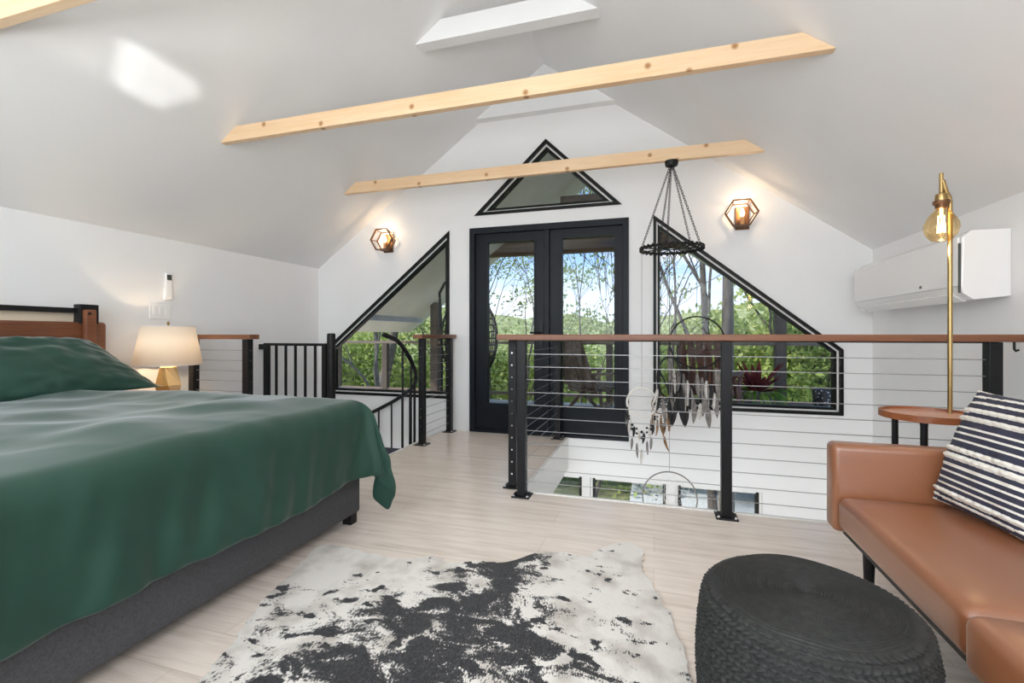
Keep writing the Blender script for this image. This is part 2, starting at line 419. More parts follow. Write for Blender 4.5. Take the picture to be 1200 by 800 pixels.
leaf('door_2', -.965, -.275, -.862, -.335)

# ------------------------------------------------------------------ beams
def tie(y0, y1, z0, z1, m, name, label):
    h = lambda z: (RIDGE-z)/SL
    poly = [(RC-h(z0)-.0, z0), (RC+h(z0)+.0, z0), (RC+h(z1), z1), (RC-h(z1), z1)]
    return tag(obj(name, prism(bm_new(), [poly], XZ, y0, y1), m, bevel=.003), label, 'beam')
tie(2.475, 2.52, 2.292, 2.39, M_PINE, 'ceiling_beam', 'bare pine ceiling beam with knots, the long middle one in front of the white ridge beam')
tie(3.765, 3.81, 2.312, 2.41, M_PINE, 'ceiling_beam', 'bare pine ceiling beam nearest the gable windows, with a ring of chains hanging from it')
tie(1.235, 1.28, 2.29, 2.39, M_PINE, 'ceiling_beam', 'bare pine ceiling beam cut off by the top left corner of the photo')
tie(3.09, 3.19, 3.12, 3.27, M_WALL, 'ridge_beam', 'white painted beam high under the ridge, above the middle pine beam')
tie(4.33, 4.42, 3.115, 3.26, M_WALL, 'ridge_beam', 'white painted beam against the gable above the triangular window')

# ------------------------------------------------------------------ cable railings
PW = .026
def post(root, x, y, z1=.945, mat_=None, holes=None, w=PW):
    p = obj('post', B(x-w, x+w, y-w, y+w, 0.008, z1, bev=.003), mat_ or M_BLACK, root)
    bb = bm_new(); box(bb, x-.055, x+.055, y-.055, y+.055, 0, .009, bev=.002)
    obj('base_plate', bb, M_BLACK, p)
    for sx in (-1, 1):
        for sy in (-1, 1):
            lb = bm_new(); lathe(lb, [(.009, .009), (.009, .015), (.005, .019)], x+sx*.042, y+sy*.042, 8); obj('bolt', lb, M_CHROME, p)
    if holes:
        dx, dy, zs = holes
        for z in zs:
            c = Vector((x+dx*w, y+dy*w, z)); d = Vector((dx, dy, 0))
            obj('cable_fitting', T([c - d*.002, c + d*.005], [.0075, .006], 8), M_CHROME, p)
    return p
CZ = [.863-.0772*k for k in range(11)]
# front loft railing
RY = 2.735
r = thing('cable_railing', 'long cable railing with wooden handrail across the loft edge, behind the brown sofa', 'railing', (.35, RY, 0))
obj('handrail', B(-.915, 1.62, RY-.045, RY+.045, .946, .981, bev=.004), M_CAP, r)
for px in (-.766, .372, 1.512): post(r, px, RY)
for z in CZ: obj('cable', T([(-.766, RY, z), (1.512, RY, z)], .0022, 6), M_STEEL, r)
obj('bracket', B(-.74, 1.49, RY-.018, RY+.018, .940, .946), M_BLACK, r)
obj('hook', T([(1.58, RY-.02, .946), (1.58, RY-.02, .915), (1.58, RY-.03, .905), (1.58, RY-.045, .91)], .005, 8), M_BLACK, r)
# side railing running to the gable
RX = -.868
r = thing('cable_railing', 'short cable railing running from the corner posts back to the double door', 'railing', (RX, 3.6, 0))
obj('handrail', B(RX-.045, RX+.045, 2.80, 4.38, .946, .981, bev=.004), M_CAPY, r)
post(r, RX, 2.885, holes=(0, -1, CZ)); post(r, RX, 4.34)
for z in CZ: obj('cable', T([(RX, 2.885, z), (RX, 4.34, z)], .0022, 6), M_STEEL, r)
# railing by the spiral stair, right side
RX2 = -1.975
r = thing('cable_railing', 'short cable railing with wooden cap between spiral stair and double door', 'railing', (RX2, 4.03, 0))
obj('handrail', B(RX2-.045, RX2+.045, 3.66, 4.40, .946, .981, bev=.004), M_CAPY, r)
post(r, RX2, 3.75, holes=(0, -1, CZ)); post(r, RX2, 4.33)
for z in CZ: obj('cable', T([(RX2, 3.75, z), (RX2, 4.33, z)], .0022, 6), M_STEEL, r)
# railing beside the lamp
r = thing('cable_railing', 'short cable railing with wooden cap behind the table lamp', 'railing', (-3.13, 2.745, 0))
obj('handrail', B(-3.45, -2.82, 2.70, 2.79, .946, .981, bev=.004), M_CAP, r)
post(r, -3.41, 2.745); post(r, -2.885, 2.745, holes=(1, 0, CZ))
for z in CZ: obj('cable', T([(-3.41, 2.745, z), (-2.885, 2.745, z)], .0022, 6), M_STEEL, r)

# ------------------------------------------------------------------ spiral stair
SX, SY, SR = -2.82, 3.60, .78
st = thing('spiral_staircase', 'black metal spiral staircase going down in the corner left of the door', 'staircase', (SX, SY, LOW))
obj('center_pole', lathe(bm_new(), [(.037, LOW), (.037, .985), (.030, .992)], SX, SY, 20), M_BLACK, st, smooth=True)
def sector(bm, a0, a1, z, th=.035, r0=.03, r1=SR, n=7):
    pts = [(SX + r0*math.cos(a0), SY + r0*math.sin(a0))] + [(SX + r1*math.cos(a0+(a1-a0)*k/n), SY + r1*math.sin(a0+(a1-a0)*k/n)) for k in range(n+1)] + [(SX + r0*math.cos(a1), SY + r0*math.sin(a1))]
    return prism(bm, [pts], XY, z-th, z)
obj('landing', prism(bm_new(), [[(SX-.04, 2.825), (-2.075, 2.825), (-2.075, SY-.02), (SX-.04, SY-.02)]], XY, -.04, -.004), M_TREAD, st)
DA = math.radians(28)
def hz(deg):
    pts = [(-18, .985), (-8, .93), (0, .84), (15, .685), (30, .555), (60, .375), (105, .085)]
    if deg >= 105: return .085 - (deg-105)*.00714
    for (a, za), (b, zb) in zip(pts, pts[1:]):
        if deg <= b: return za + (zb-za)*(deg-a)/(b-a)
NT = 13
for k in range(NT):
    a0 = DA*k
    obj('tread', sector(bm_new(), a0, a0+DA*1.12, -.20*(k+1)), M_TREAD, st)
hp = []
for i in range(0, 90):
    d = -18 + i*4.2
    if d > 350: break
    rr = SR - .02 - (.05*max(0, (-d-8)/10) if d < -8 else 0)
    hp.append((SX + rr*math.cos(math.radians(d)), SY + rr*math.sin(math.radians(d)), hz(d)))
obj('handrail', T(hp, .019, 10), M_BLACK, st, smooth=True)
for i in range(26):
    d = -2 + i*13.0
    k = max(0, int(math.radians(d)//DA)) if d > 0 else -1
    zb = -.20*(k+1) if d > 0 else -.01
    x, y = SX+(SR-.03)*math.cos(math.radians(d)), SY+(SR-.03)*math.sin(math.radians(d))
    obj('baluster', T([(x, y, zb), (x, y, hz(d))], .0095, 8), M_BLACK, st)
# the landing guard: posts, top rail, pickets
g = thing('stair_guard', 'black picket guard between the wall and the pole of the spiral stair', 'railing', (-3.2, SY, -.30))
obj('top_rail', B(-3.575, -2.86, SY-.018, SY+.018, .875, .90), M_BLACK, g)
obj('bottom_rail', B(-3.575, -2.86, SY-.012, SY+.012, -.22, -.20), M_BLACK, g)
for px in (-3.55, -2.885): obj('post', B(px-.022, px+.022, SY-.022, SY+.022, -.30, .885), M_BLACK, g)
for k in range(5):
    px = -3.55 + (k+1)*.111; obj('picket', B(px-.009, px+.009, SY-.009, SY+.009, -.21, .88), M_BLACK, g)
obj('wall_bracket', B(XL, -3.57, SY-.02, SY+.02, .84, .89), M_BLACK, g)

# ------------------------------------------------------------------ bed
BX0, BX1, BY0, BY1, BZ = -3.46, -1.48, .18, 2.125, .61
bed = thing('bed', 'king bed with charcoal upholstered base and wooden headboard along the left wall', 'bed', ((BX0+BX1)/2, (BY0+BY1)/2, 0))
obj('base', B(BX0, BX1, BY0, BY1, .05, .33, bev=.015), M_BASE, bed, smooth=True)
for x in (BX0+.06, BX1-.035):
    for y in (BY0+.05, BY1-.045): obj('leg', B(x-.025, x+.025, y-.025, y+.025, 0, .055), M_BLACK, bed)
obj('mattress', B(BX0+.01, BX1-.02, BY0+.02, BY1-.02, .33, BZ-.025, bev=.06, seg=4), M_TRIMW, bed, smooth=True)
hd = obj('headboard', B(-3.555, -3.505, .05, 2.205, .45, 1.062, bev=.02, seg=3), M_HEAD, bed, smooth=True)
obj('rail', B(-3.55, -3.525, .10, 2.11, 1.118, 1.150), M_BLACK, hd)
obj('top_strip', B(-3.575, -3.56, .10, 2.10, .95, 1.12), mat('pale_strip', (.70, .60, .46), .6), hd)
for y0 in (.08, 2.045):
    br = obj('bracket', B(-3.50, -3.462, y0+.012, y0+.075, .50, 1.14, bev=.008), M_HEAD, hd)
    obj('corner_plate', B(-3.56, -3.495, y0, y0+.105, 1.05, 1.175, bev=.004), M_BLACK, br)
    lb = bm_new(); tube(lb, [(-3.462, y0+.03, 1.115), (-3.452, y0+.03, 1.115)], .008, 10); obj('bolt', lb, M_BLACK, br)

# duvet: cloth sheet mapped over the mattress with hanging sides and a flared corner
def duvet():
    bm = bm_new(); nx, ny = 110, 130
    x_head = -3.22; over = .40; top = BZ + .012; rad = .10
    u0, u1 = x_head, BX1 + over; v0, v1 = BY0 - over, BY1 + over
    g = []
    for i in range(nx+1):
        row = []
        for j in range(ny+1):
            u = u0 + (u1-u0)*i/nx; v = v0 + (v1-v0)*j/ny
            ex, ey0, ey1 = BX1-.045, BY0+.045, BY1-.045
            ox = max(0, u-ex); oy = v-ey1 if v > ey1 else (v-ey0 if v < ey0 else 0)
            Lh = math.hypot(ox, oy)
            bx = min(u, ex); by = min(max(v, ey0), ey1)
            puff = .030*mnoise.noise(Vector((u*1.6, v*1.6, 3.))) + .012*mnoise.noise(Vector((u*4.+9, v*3., 1.)))
            puff += .016*mnoise.noise(Vector((u*1.2+v*4., u*4.-v*1.2, 7.))) - .017*abs(mnoise.noise(Vector((u*3.2-v*2., u*2.+v*3.2, 2.))))
            if Lh <= 0:
                dist = min(ex-u, v-ey0, ey1-v)
                row.append(bm.verts.new((u, v, top + .035 + puff*min(1, .35+dist*3) - .02*max(0, 1-dist/.25)**2)))
                continue
            dx, dy = ox/Lh, oy/Lh
            arc = rad*PI/2
            if Lh < arc: h = rad*math.sin(Lh/rad); dz = rad*(1-math.cos(Lh/rad))
            else: h = rad + .06*(Lh-arc); dz = rad + (Lh-arc)
            s = (v if abs(dx) > abs(dy) else u)
            k = min(1, Lh/.35)
            corner = min(abs(dx), abs(dy))*1.41
            fold = k*(.009*math.sin(s*11 + 4*mnoise.noise(Vector((s*2, 0, 0)))) + (.048)*mnoise.noise(Vector((s*4.5 + Lh*.8, Lh*1.0, 5.))) + .022*mnoise.noise(Vector((s*13 + Lh*3, Lh*1.6, 2.))) + .03*max(0, mnoise.noise(Vector((s*7 - Lh*5, Lh*4, 8.)))))
            h += fold + corner*(.13*k + .035*k*math.sin(math.atan2(dy, dx)*12))
            hem = .014*mnoise.noise(Vector((s*2.2, 8., 0.)))*k
            row.append(bm.verts.new((bx + dx*h*(1+.12*corner), by + dy*h*(1-.72*min(1, corner*1.2)), max(.07, top + .015 - dz*(1.0 if corner < .05 else 1.0) + puff*.4*(1-k) + hem*(1-corner)))))
        g.append(row)
    for i in range(nx):
        for j in range(ny): bm.faces.new((g[i][j], g[i+1][j], g[i+1][j+1], g[i][j+1]))
    return bm
tag(obj('duvet', duvet(), M_GREEN, smooth=True, auto=180, solid=.014, sub=1), 'dark green cotton duvet spread over the bed and hanging at its foot', 'duvet')

def cushion_bm(hw, hh, th, nx=40, ny=28, pinch=.07, seed=0., wr=.01):
    """pillow in its own frame: a along x, b along z, thickness along y"""
    bm = bm_new(); fr = []; bk = []
    for i in range(nx+1):
        rf, rb = [], []
        for j in range(ny+1):
            s = -1 + 2*i/nx; t = -1 + 2*j/ny
            a = s*hw*(1 - pinch*(1-abs(t)**2.2)*abs(s)**3); b = t*hh*(1 - pinch*(1-abs(s)**2.2)*abs(t)**3)
            w = max(0, (1-abs(s)**2.6)*(1-abs(t)**2.6))**.55
            n1 = wr*mnoise.noise(Vector((s*4+seed, t*4, 1)))*w + wr*.7*mnoise.noise(Vector((s*2+t*7+seed, t*3-s*6, 4)))*(w*(1-w)*4)
            rf.append(bm.verts.new((a, -th*w + n1, b)))
            rb.append(rf[-1] if i in (0, nx) or j in (0, ny) else bm.verts.new((a, th*w + n1, b)))
        fr.append(rf); bk.append(rb)
    for i in range(nx):
        for j in range(ny):
            bm.faces.new((fr[i][j], fr[i+1][j], fr[i+1][j+1], fr[i][j+1]))
            bm.faces.new((bk[i][j], bk[i][j+1], bk[i+1][j+1], bk[i+1][j]))
    return bm
def frame_mtx(o, ax, az):
    ax = Vector(ax).normalized(); az = Vector(az); az = (az - ax*az.dot(ax)).normalized(); ay = az.cross(ax)
    m = Matrix((ax, ay, az)).transposed().to_4x4(); m.translation = Vector(o); return m
bm = cushion_bm(.54, .255, .125, 60, 40, .05, 2., .02)
bmesh.ops.transform(bm, matrix=frame_mtx((-3.235, 1.72, .775), (0, 1, 0), (-.28, 0, .26)), verts=bm.verts)
for v in bm.verts:                                    # far top corner sags inwards
    k = max(0, (v.co.z-.64)/.3); v.co.y -= .20*max(0, (v.co.y-1.6)/.65)*k
    if v.co.z < .65: v.co.z = .65 + (v.co.z-.65)*.15
tag(obj('pillow', bm, M_GREEN, smooth=True, auto=180, sub=1), 'plump green pillow leaning on the wooden headboard', 'pillow')

# nightstand + lamp
ns = thing('nightstand', 'dark wooden nightstand between the bed and the stair railing, under the lamp', 'nightstand', (-3.36, 2.47, 0))
obj('top', B(-3.60, -3.12, 2.27, 2.67, .49, .515, bev=.004), M_HEAD, ns)
cb = obj('drawer', B(-3.58, -3.14, 2.29, 2.65, .34, .49), M_HEAD, ns); obj('knob', lathe(bm_new(), [(.004, .41), (.012, .415), (.012, .425), (.004, .43)], -3.125, 2.47, 10), M_BRASS, cb)
for x in (-3.56, -3.16):
    for y in (2.31, 2.63): obj('leg', B(x-.018, x+.018, y-.018, y+.018, 0, .34), M_HEAD, ns)
LX, LY = -3.35, 2.50
lp = thing('table_lamp', 'lit table lamp with white drum shade and faceted gold base', 'lamp', (LX, LY, .515))
bm = bm_new()
rings = []
for r_, z_, off in ((.055, .515, 0.), (.088, .62, .4), (.050, .745, 0.), (.018, .775, .4)):
    rings.append([bm.verts.new((LX + r_*math.cos(2*PI*k/6+off), LY + r_*math.sin(2*PI*k/6+off), z_)) for k in range(6)])
for a, b in zip(rings, rings[1:]):
    for k in range(6):
        bm.faces.new((a[k], a[(k+1) % 6], b[k])); bm.faces.new((a[(k+1) % 6], b[(k+1) % 6], b[k]))
bm.faces.new(rings[0][::-1]); bm.faces.new(rings[-1])
lb = obj('base', bm, M_CREAM, lp)
lb.data.materials.append(M_GOLDF)
for i, p in enumerate(lb.data.polygons): p.material_index = 1 if (i*7) % 5 in (0, 3) else 0
obj('shade', lathe(bm_new(), [(.208, .765), (.160, 1.040)], LX, LY, 48, caps=False), M_SHADE, lp, smooth=True, auto=180, solid=.003)
tb = bm_new()
for r_, z_ in ((.209, .765), (.161, 1.040)): tube(tb, [(LX+r_*math.cos(2*PI*k/40), LY+r_*math.sin(2*PI*k/40), z_) for k in range(40)], .003, 6, closed=True)
obj('shade_trim', tb, M_TRIMW, lp)
fb = bm_new(); tube(fb, [(LX, LY, .77), (LX, LY, 1.06)], .006, 8); lathe(fb, [(.004, 1.05), (.011, 1.06), (.004, 1.075)], LX, LY, 10)
for k in range(3): tube(fb, [(LX, LY, 1.03), (LX+.16*math.cos(k*2.094), LY+.16*math.sin(k*2.094), 1.037)], .003, 6)
obj('finial', fb, M_BRASS, lp)
obj('bulb', lathe(bm_new(), [(.012, .86), (.03, .90), (.028, .93), (.008, .95)], LX, LY, 12), M_LIGHTGL, lp, smooth=True)

# wall remote and cover plate
wr_ = thing('wall_remote', 'white remote with dark screen in a holder on the left wall', 'remote', (XL, 2.69, 1.26))
obj('holder', B(XL, XL+.018, 2.672, 2.730, 1.25, 1.34, bev=.003), M_WHITEP, wr_)
obj('body', B(XL+.004, XL+.022, 2.676, 2.726, 1.27, 1.46, bev=.005), M_WHITEP, wr_)
obj('screen', B(XL+.020, XL+.0235, 2.683, 2.719, 1.405, 1.445), M_SCREEN, wr_)
sp = thing('switch_plate', 'white triple switch plate on the left wall just above the lamp', 'switch', (XL, 2.65, 1.10))
obj('plate', B(XL, XL+.006, 2.565, 2.725, 1.10, 1.22, bev=.002), M_WHITEP, sp)
for k in range(3): obj('rocker', B(XL+.005, XL+.010, 2.587+.046*k, 2.612+.046*k, 1.13, 1.19, bev=.002), M_WHITEP, sp)

# ------------------------------------------------------------------ cowhide rug
def hide():
    pts = [(-1.47, 1.80), (-1.36, 1.83), (-1.20, 1.80), (-1.03, 1.80), (-.93, 1.865), (-.83, 1.83), (-.74, 1.865), (-.60, 1.905), (-.50, 2.02), (-.40, 2.055), (-.29, 2.05), (-.235, 2.14), (-.17, 2.225), (-.10, 2.245), (-.045, 2.18), (-.05, 2.02), (.0, 1.90), (.055, 1.70), (.09, 1.50), (.11, 1.33), (.10, 1.10), (.07, .85), (.12, .6), (.20, .40), (.12, .25), (-.05, .35), (-.3, .30), (-.55, .18), (-.64, .02), (-.74, .18), (-.95, .28), (-1.15, .33), (-1.34, .22), (-1.42, .40), (-1.28, .62), (-1.20, .85), (-1.225, 1.02), (-1.26, 1.12), (-1.33, 1.28), (-1.385, 1.42), (-1.405, 1.56), (-1.452, 1.68)]
    # smooth closed outline
    n = len(pts); out = []
    for i in range(n):
        p0, p1, p2, p3 = (Vector(pts[(i+k-1) % n]) for k in range(4))
        for q in range(8):
            t = q/8; p = .5*((2*p1) + (p2-p0)*t + (2*p0-5*p1+4*p2-p3)*t*t + (3*p1-p0-3*p2+p3)*t**3)
            j = .010*mnoise.noise(Vector((p.x*20, p.y*20, 0))) + .006*random.uniform(-1, 1)
            out.append((p.x + j, p.y + j))
    return out
hp_ = hide()
bm = prism(bm_new(), [hp_], XY, .0, .009)
# refine the top so the patch mask can vary over it
bmesh.ops.subdivide_edges(bm, edges=[e for e in bm.edges if e.calc_length() > .12], cuts=3, use_grid_fill=True)
bmesh.ops.triangulate(bm, faces=bm.faces)
for _ in range(2): bmesh.ops.subdivide_edges(bm, edges=[e for e in bm.edges if e.calc_length() > .05], cuts=1); bmesh.ops.triangulate(bm, faces=bm.faces)
rug = obj('cowhide_rug', bm, M_HIDE, loc=(-.64, 1.1, 0))
tag(rug, 'black and white spotted cowhide rug on the pale floor by the bed', 'rug')
at = rug.data.attributes.new('patch', 'FLOAT', 'POINT')
for i, v in enumerate(rug.data.vertices):
    x, y = v.co.x + rug.location.x, v.co.y + rug.location.y
    sx = x + .635 - .06*(y-1.2)
    val = .17 - .34*abs(sx)**1.15
    if y > 1.45: val += -.16*min(1, (y-1.45)/.3)*min(1, abs(sx)/.25)
    val -= .05
    at.data[i].value = val

# ------------------------------------------------------------------ pouf
PX, PY, PR, PH = .345, 1.255, .215, .375
pf = thing('pouf', 'round black knitted cord pouf in front of the brown sofa', 'pouf', (PX, PY, 0))
def pouf_side():
    bm = bm_new(); na = 420; rows = 26; per = 6; nzv = rows*per; cols = 84; prev = None
    for i in range(nzv+1):
        t = i/nzv; z = .004 + t*(PH-.012)
        bulge = PR + .022*math.sin(PI*min(1, max(0, t)))**.7 - .02*max(0, (t-.93)/.07)**2 - .02*max(0, (.06-t)/.06)**2
        ring = []
        ph = t*rows; row = int(ph); fr = ph-row
        for k in range(na):
            a = 2*PI*k/na
            c = (a/(2*PI)*cols + (fr-.5)*(.8 if row % 2 else -.8) + (.5 if row % 2 else 0)) % 1
            hgt = math.sin(PI*fr)**.6 * (.35+.65*abs(math.sin(PI*c))**.7)
            rr = bulge - .003 + .0125*hgt + .002*mnoise.noise(Vector((a*9, z*50, 0)))
            ring.append(bm.verts.new((PX+rr*math.cos(a), PY+rr*math.sin(a), z)))
        if prev:
            for k in range(na): bm.faces.new((prev[k], prev[(k+1) % na], ring[(k+1) % na], ring[k]))
        prev = ring
    return bm
obj('side', pouf_side(), M_KNIT, pf, smooth=True, auto=180)
def pouf_top():
    bm = bm_new(); na = 160; nr = 132; prev = None
    for i in range(nr+1):
        r_ = PR*1.005*(1-i/nr); t = r_/PR
        z = PH - .012 + .016*max(0, math.cos(min(t, 1)*PI/2))**.5 - .010*math.exp(-(r_/.02)**2)
        if t > .9: z -= .014*((t-.9)/.1)**2
        z += .0024*math.sin(2*PI*i/4)
        ring = [bm.verts.new((PX+r_*math.cos(2*PI*k/na), PY+r_*math.sin(2*PI*k/na), z + .006*mnoise.noise(Vector((math.cos(2*PI*k/na)*t*2, math.sin(2*PI*k/na)*t*2, 0))))) for k in range(na)] if i < nr else [bm.verts.new((PX, PY, z))]
        if prev:
            for k in range(na):
                if i < nr: bm.faces.new((prev[k], prev[(k+1) % na], ring[(k+1) % na], ring[k]))
                else: bm.faces.new((prev[k], prev[(k+1) % na], ring[0]))
        prev = ring
    return bm
obj('top', pouf_top(), M_KNIT, pf, smooth=True, auto=180)

# ------------------------------------------------------------------ sofa
sf = thing('sofa', 'tan brown leather sofa with slim arms and black legs along the right wall', 'sofa', (1.0, 1.2, 0))
def cush(x0, x1, y0, y1, z0, z1, bev=.028, crown=.012):
    bm = B(x0, x1, y0, y1, z0, z1, bev=bev, seg=5)
    big = [f for f in bm.faces if f.calc_area() > .02]
    bmesh.ops.subdivide_edges(bm, edges=list({e for f in big for e in f.edges if e.calc_length() > .3}), cuts=11, use_grid_fill=True)
    cx, cy, hx, hy = (x0+x1)/2, (y0+y1)/2, (x1-x0)/2, (y1-y0)/2
    for v in bm.verts:
        if v.co.z > z1-.004:
            a = max(0, 1-((v.co.x-cx)/hx)**4)*max(0, 1-((v.co.y-cy)/hy)**4); v.co.z += crown*a
    return bm
obj('seat_cushion', cush(.637, 1.24, 1.232, 1.972, .278, .395), M_LEATHER, sf, smooth=True, auto=60)
obj('seat_cushion', cush(.622, 1.24, .40, 1.226, .270, .398), M_LEATHER, sf, smooth=True, auto=60)
obj('arm', B(.628, 1.44, 1.972, 2.062, .258, .580, bev=.022, seg=4), M_LEATHER, sf, smooth=True, auto=60)
obj('arm', B(.628, 1.44, .305, .395, .258, .580, bev=.022, seg=4), M_LEATHER, sf, smooth=True, auto=60)
obj('backrest', B(1.22, 1.42, .395, 1.972, .30, .78, bev=.04, seg=5), M_LEATHER, sf, smooth=True, auto=60)
obj('frame', B(.68, 1.42, .33, 2.04, .235, .275), M_BLACK, sf)
for x in (.735, 1.36):
    for y in (.40, 1.965): obj('leg', lathe(bm_new(), [(.013, 0), (.020, .24)], x, y, 14), M_BLACK, sf, smooth=True)

# striped pillow with raised braided rows
bm = cushion_bm(.195, .20, .075, 90, 120, .04, 5., .006)
W_ = []
bands = [(0.0, .022, 2), (.050, .072, 2), (.092, .134, 3), (.165, .182, 1), (.215, .232, 1), (.268, .285, 1), (.325, .342, 1), (.383, .426, 3), (.448, .491, 3), (.535, .552, 1), (.592, .609, 1), (.648, .665, 1), (.713, .756, 3), (.782, .825, 3), (.868, .888, 2), (.925, .945, 2), (.98, 1.0, 2)]
def stripe(t):
    for a, b, k in bands:
        if a <= t <= b: return k, math.sin(PI*(t-a)/(b-a))
    return 0, 0
vals = []
for v in bm.verts:
    t = (v.co.z/.20+1)/2; k, h = stripe(t)
    vals.append(1. if k else 0.)
    if k >= 2:
        sgn = -1 if v.co.y < 0 else 1
        q_ = abs(math.sin(v.co.x*105 + (1.57 if t % .07 > .035 else 0)))
        v.co.y += sgn*(.010 if k == 3 else .006)*h*(.35+.65*q_)
        vals[-1] = min(1., .52 + .7*q_)
bmesh.ops.transform(bm, matrix=frame_mtx((1.016, 1.775, .600), (.05, -.345, -.005), (.135, .0, .38)), verts=bm.verts)
pl = obj('throw_pillow', bm, M_STRIPE, smooth=True, auto=180, recalc=True)
tag(pl, 'square navy and cream striped woven cushion on the brown sofa', 'cushion')
a_ = pl.data.attributes.new('stripe', 'FLOAT', 'POINT')
for i, x in enumerate(vals): a_.data[i].value = x

# ------------------------------------------------------------------ floor lamp with tray table
TX, TY, TZ = 1.096, 2.37, .652
fl = thing('floor_lamp', 'brass floor lamp with bare amber bulb rising from a round wooden tray table', 'lamp', (TX, TY, 0))
obj('tray', lathe(bm_new(), [(.150, TZ-.022), (.165, TZ-.020), (.165, TZ+.006), (.158, TZ+.006), (.157, TZ-.006), (.002, TZ-.006)], TX, TY, 56), M_TRAY, fl, smooth=True)
obj('tray_top', lathe(bm_new(), [(.156, TZ-.0058), (.156, TZ-.004), (.002, TZ-.004)], TX, TY, 48), M_TRAYTOP, fl)
for a in (math.radians(215+25), math.radians(215+145), math.radians(215+265)):
    x, y = TX+.135*math.cos(a), TY+.135*math.sin(a)
    lg = obj('leg', T([(x, y, .0), (x, y, TZ-.018)], .0125, 10), M_BLACK, fl, smooth=True)
    obj('cap', lathe(bm_new(), [(.0135, TZ-.034), (.0135, TZ-.020)], x, y, 10), M_BLACK, lg)
obj('stretcher', T([(TX+.135*math.cos(math.radians(a)), TY+.135*math.sin(math.radians(a)), .10) for a in range(0, 360, 10)], .006, 6, closed=True), M_BLACK, fl)
QX, QY = 1.200, 2.43
px_, py_ = QX, QY
zt = 1.655
pts = [(px_, py_, TZ-.02), (px_, py_, zt-.12)]
for k in range(1, 7):
    a = k/6*PI/4; pts.append((px_ - .05*(1-math.cos(a)) , py_ - .02*(1-math.cos(a)), zt-.12 + .06*math.sin(a)))
sx_, sy_, = px_-.036, py_-.012
pts.append((sx_+.004, sy_, zt-.022))
obj('pole', T(pts, .0085, 12), M_BRASS, fl, smooth=True)
obj('arm', T([(sx_, sy_, zt+.008), (sx_, sy_, zt-.078)], .0075, 12), M_BRASS, fl, smooth=True)
so = obj('socket', lathe(bm_new(), [(.006, zt-.075), (.020, zt-.082), (.022, zt-.100), (.020, zt-.112)], sx_, sy_, 20), M_BRASS, fl, smooth=True)
obj('socket_ring', lathe(bm_new(), [(.020, zt-.108), (.029, zt-.110), (.029, zt-.122), (.022, zt-.125), (.020, zt-.140), (.012, zt-.142)], sx_, sy_, 24), M_BRONZE, so, smooth=True)
zb_ = zt-.138
bulb = obj('bulb', lathe(bm_new(), [(.013, zb_), (.022, zb_-.010), (.042, zb_-.034), (.058, zb_-.066), (.060, zb_-.086), (.052, zb_-.115), (.034, zb_-.138), (.003, zb_-.146)], sx_, sy_, 28), M_BULBG, fl, smooth=True, auto=180)
fb = bm_new()
for k in range(6):
    a = k*PI/3; tube(fb, [(sx_+.010*math.cos(a), sy_+.010*math.sin(a), zb_-.035), (sx_+.013*math.cos(a+.3), sy_+.013*math.sin(a+.3), zb_-.105)], .0022, 6)
tube(fb, [(sx_, sy_, zb_-.0), (sx_, sy_, zb_-.04)], .005, 8)
obj('filament', fb, M_FILA, bulb)

# ------------------------------------------------------------------ air conditioner
AX0 = 1.475
ac = thing('air_conditioner', 'white wall mounted air conditioner behind the brass lamp pole', 'air conditioner', (1.6, 3.55, 1.15))
M_ACG = mat('glossy_white_plastic', (.80, .80, .80), .10, spec=.6)
prof = [(XR, 1.17), (1.53, 1.155), (AX0+.008, 1.19), (AX0, 1.22), (AX0+.006, 1.47), (1.52, 1.505), (XR, 1.505)]
obj('body', prism(bm_new(), [prof], XZ, 2.90, 4.18), M_ACG, ac, bevel=.008)
obj('front_panel', B(AX0-.010, AX0+.002, 2.905, 4.175, 1.225, 1.472, bev=.004), M_ACG, ac)
obj('louver', prism(bm_new(), [[(AX0+.004, 1.185), (AX0+.06, 1.150), (AX0+.066, 1.156), (AX0+.01, 1.192)]], XZ, 2.98, 4.10), M_WHITEP, ac)
obj('indicator', B(AX0-.012, AX0-.009, 3.235, 3.255, 1.243, 1.258), M_SCREEN, ac)
obj('end_line', B(AX0-.009, AX0-.001, 2.895, 2.904, 1.19, 1.44), M_SCREEN, ac)  # thin dark strip along the near front edge

# ------------------------------------------------------------------ sconces
def sconce(cx, cz, label):
    y0 = G
    s = thing('wall_sconce', label, 'sconce', (cx, y0, cz-.12))
    obj('back_plate', B(cx-.035, cx+.075, y0-.022, y0, cz-.125, cz+.07, bev=.004), M_BRONZE, s)
    hx = lambda r_, sq=1.: [(cx + r_*math.cos(PI/3*k), cz + r_*.95*math.sin(PI/3*k)) for k in range(6)]
    obj('hexagon_frame', prism(bm_new(), [hx(.135), hx(.122)], XZ, y0-.125, y0-.105), M_BRONZE, s)
    bk = obj('rear_frame', prism(bm_new(), [hx(.115), hx(.104)], XZ, y0-.035, y0-.022), M_BRONZE, s)
    rb = bm_new()
    for k in range(6):
        a = PI/3*k; tube(rb, [(cx+.128*math.cos(a), y0-.115, cz+.122*math.sin(a)), (cx+.110*math.cos(a), y0-.028, cz+.104*math.sin(a))], .005, 6)
    obj('strut', rb, M_BRONZE, s)
    obj('shelf', B(cx-.05, cx+.06, y0-.115, y0-.02, cz-.110, cz-.100), M_BRONZE, s)
    ca = obj('candle', lathe(bm_new(), [(.016, cz-.10), (.016, cz-.03), (.010, cz-.025)], cx+.012, y0-.07, 14), M_CANDLE, s, smooth=True)
    obj('bulb', lathe(bm_new(), [(.008, cz-.027), (.018, cz-.005), (.016, cz+.015), (.004, cz+.045)], cx+.012, y0-.07, 14), M_FLAME, ca, smooth=True)
    return s
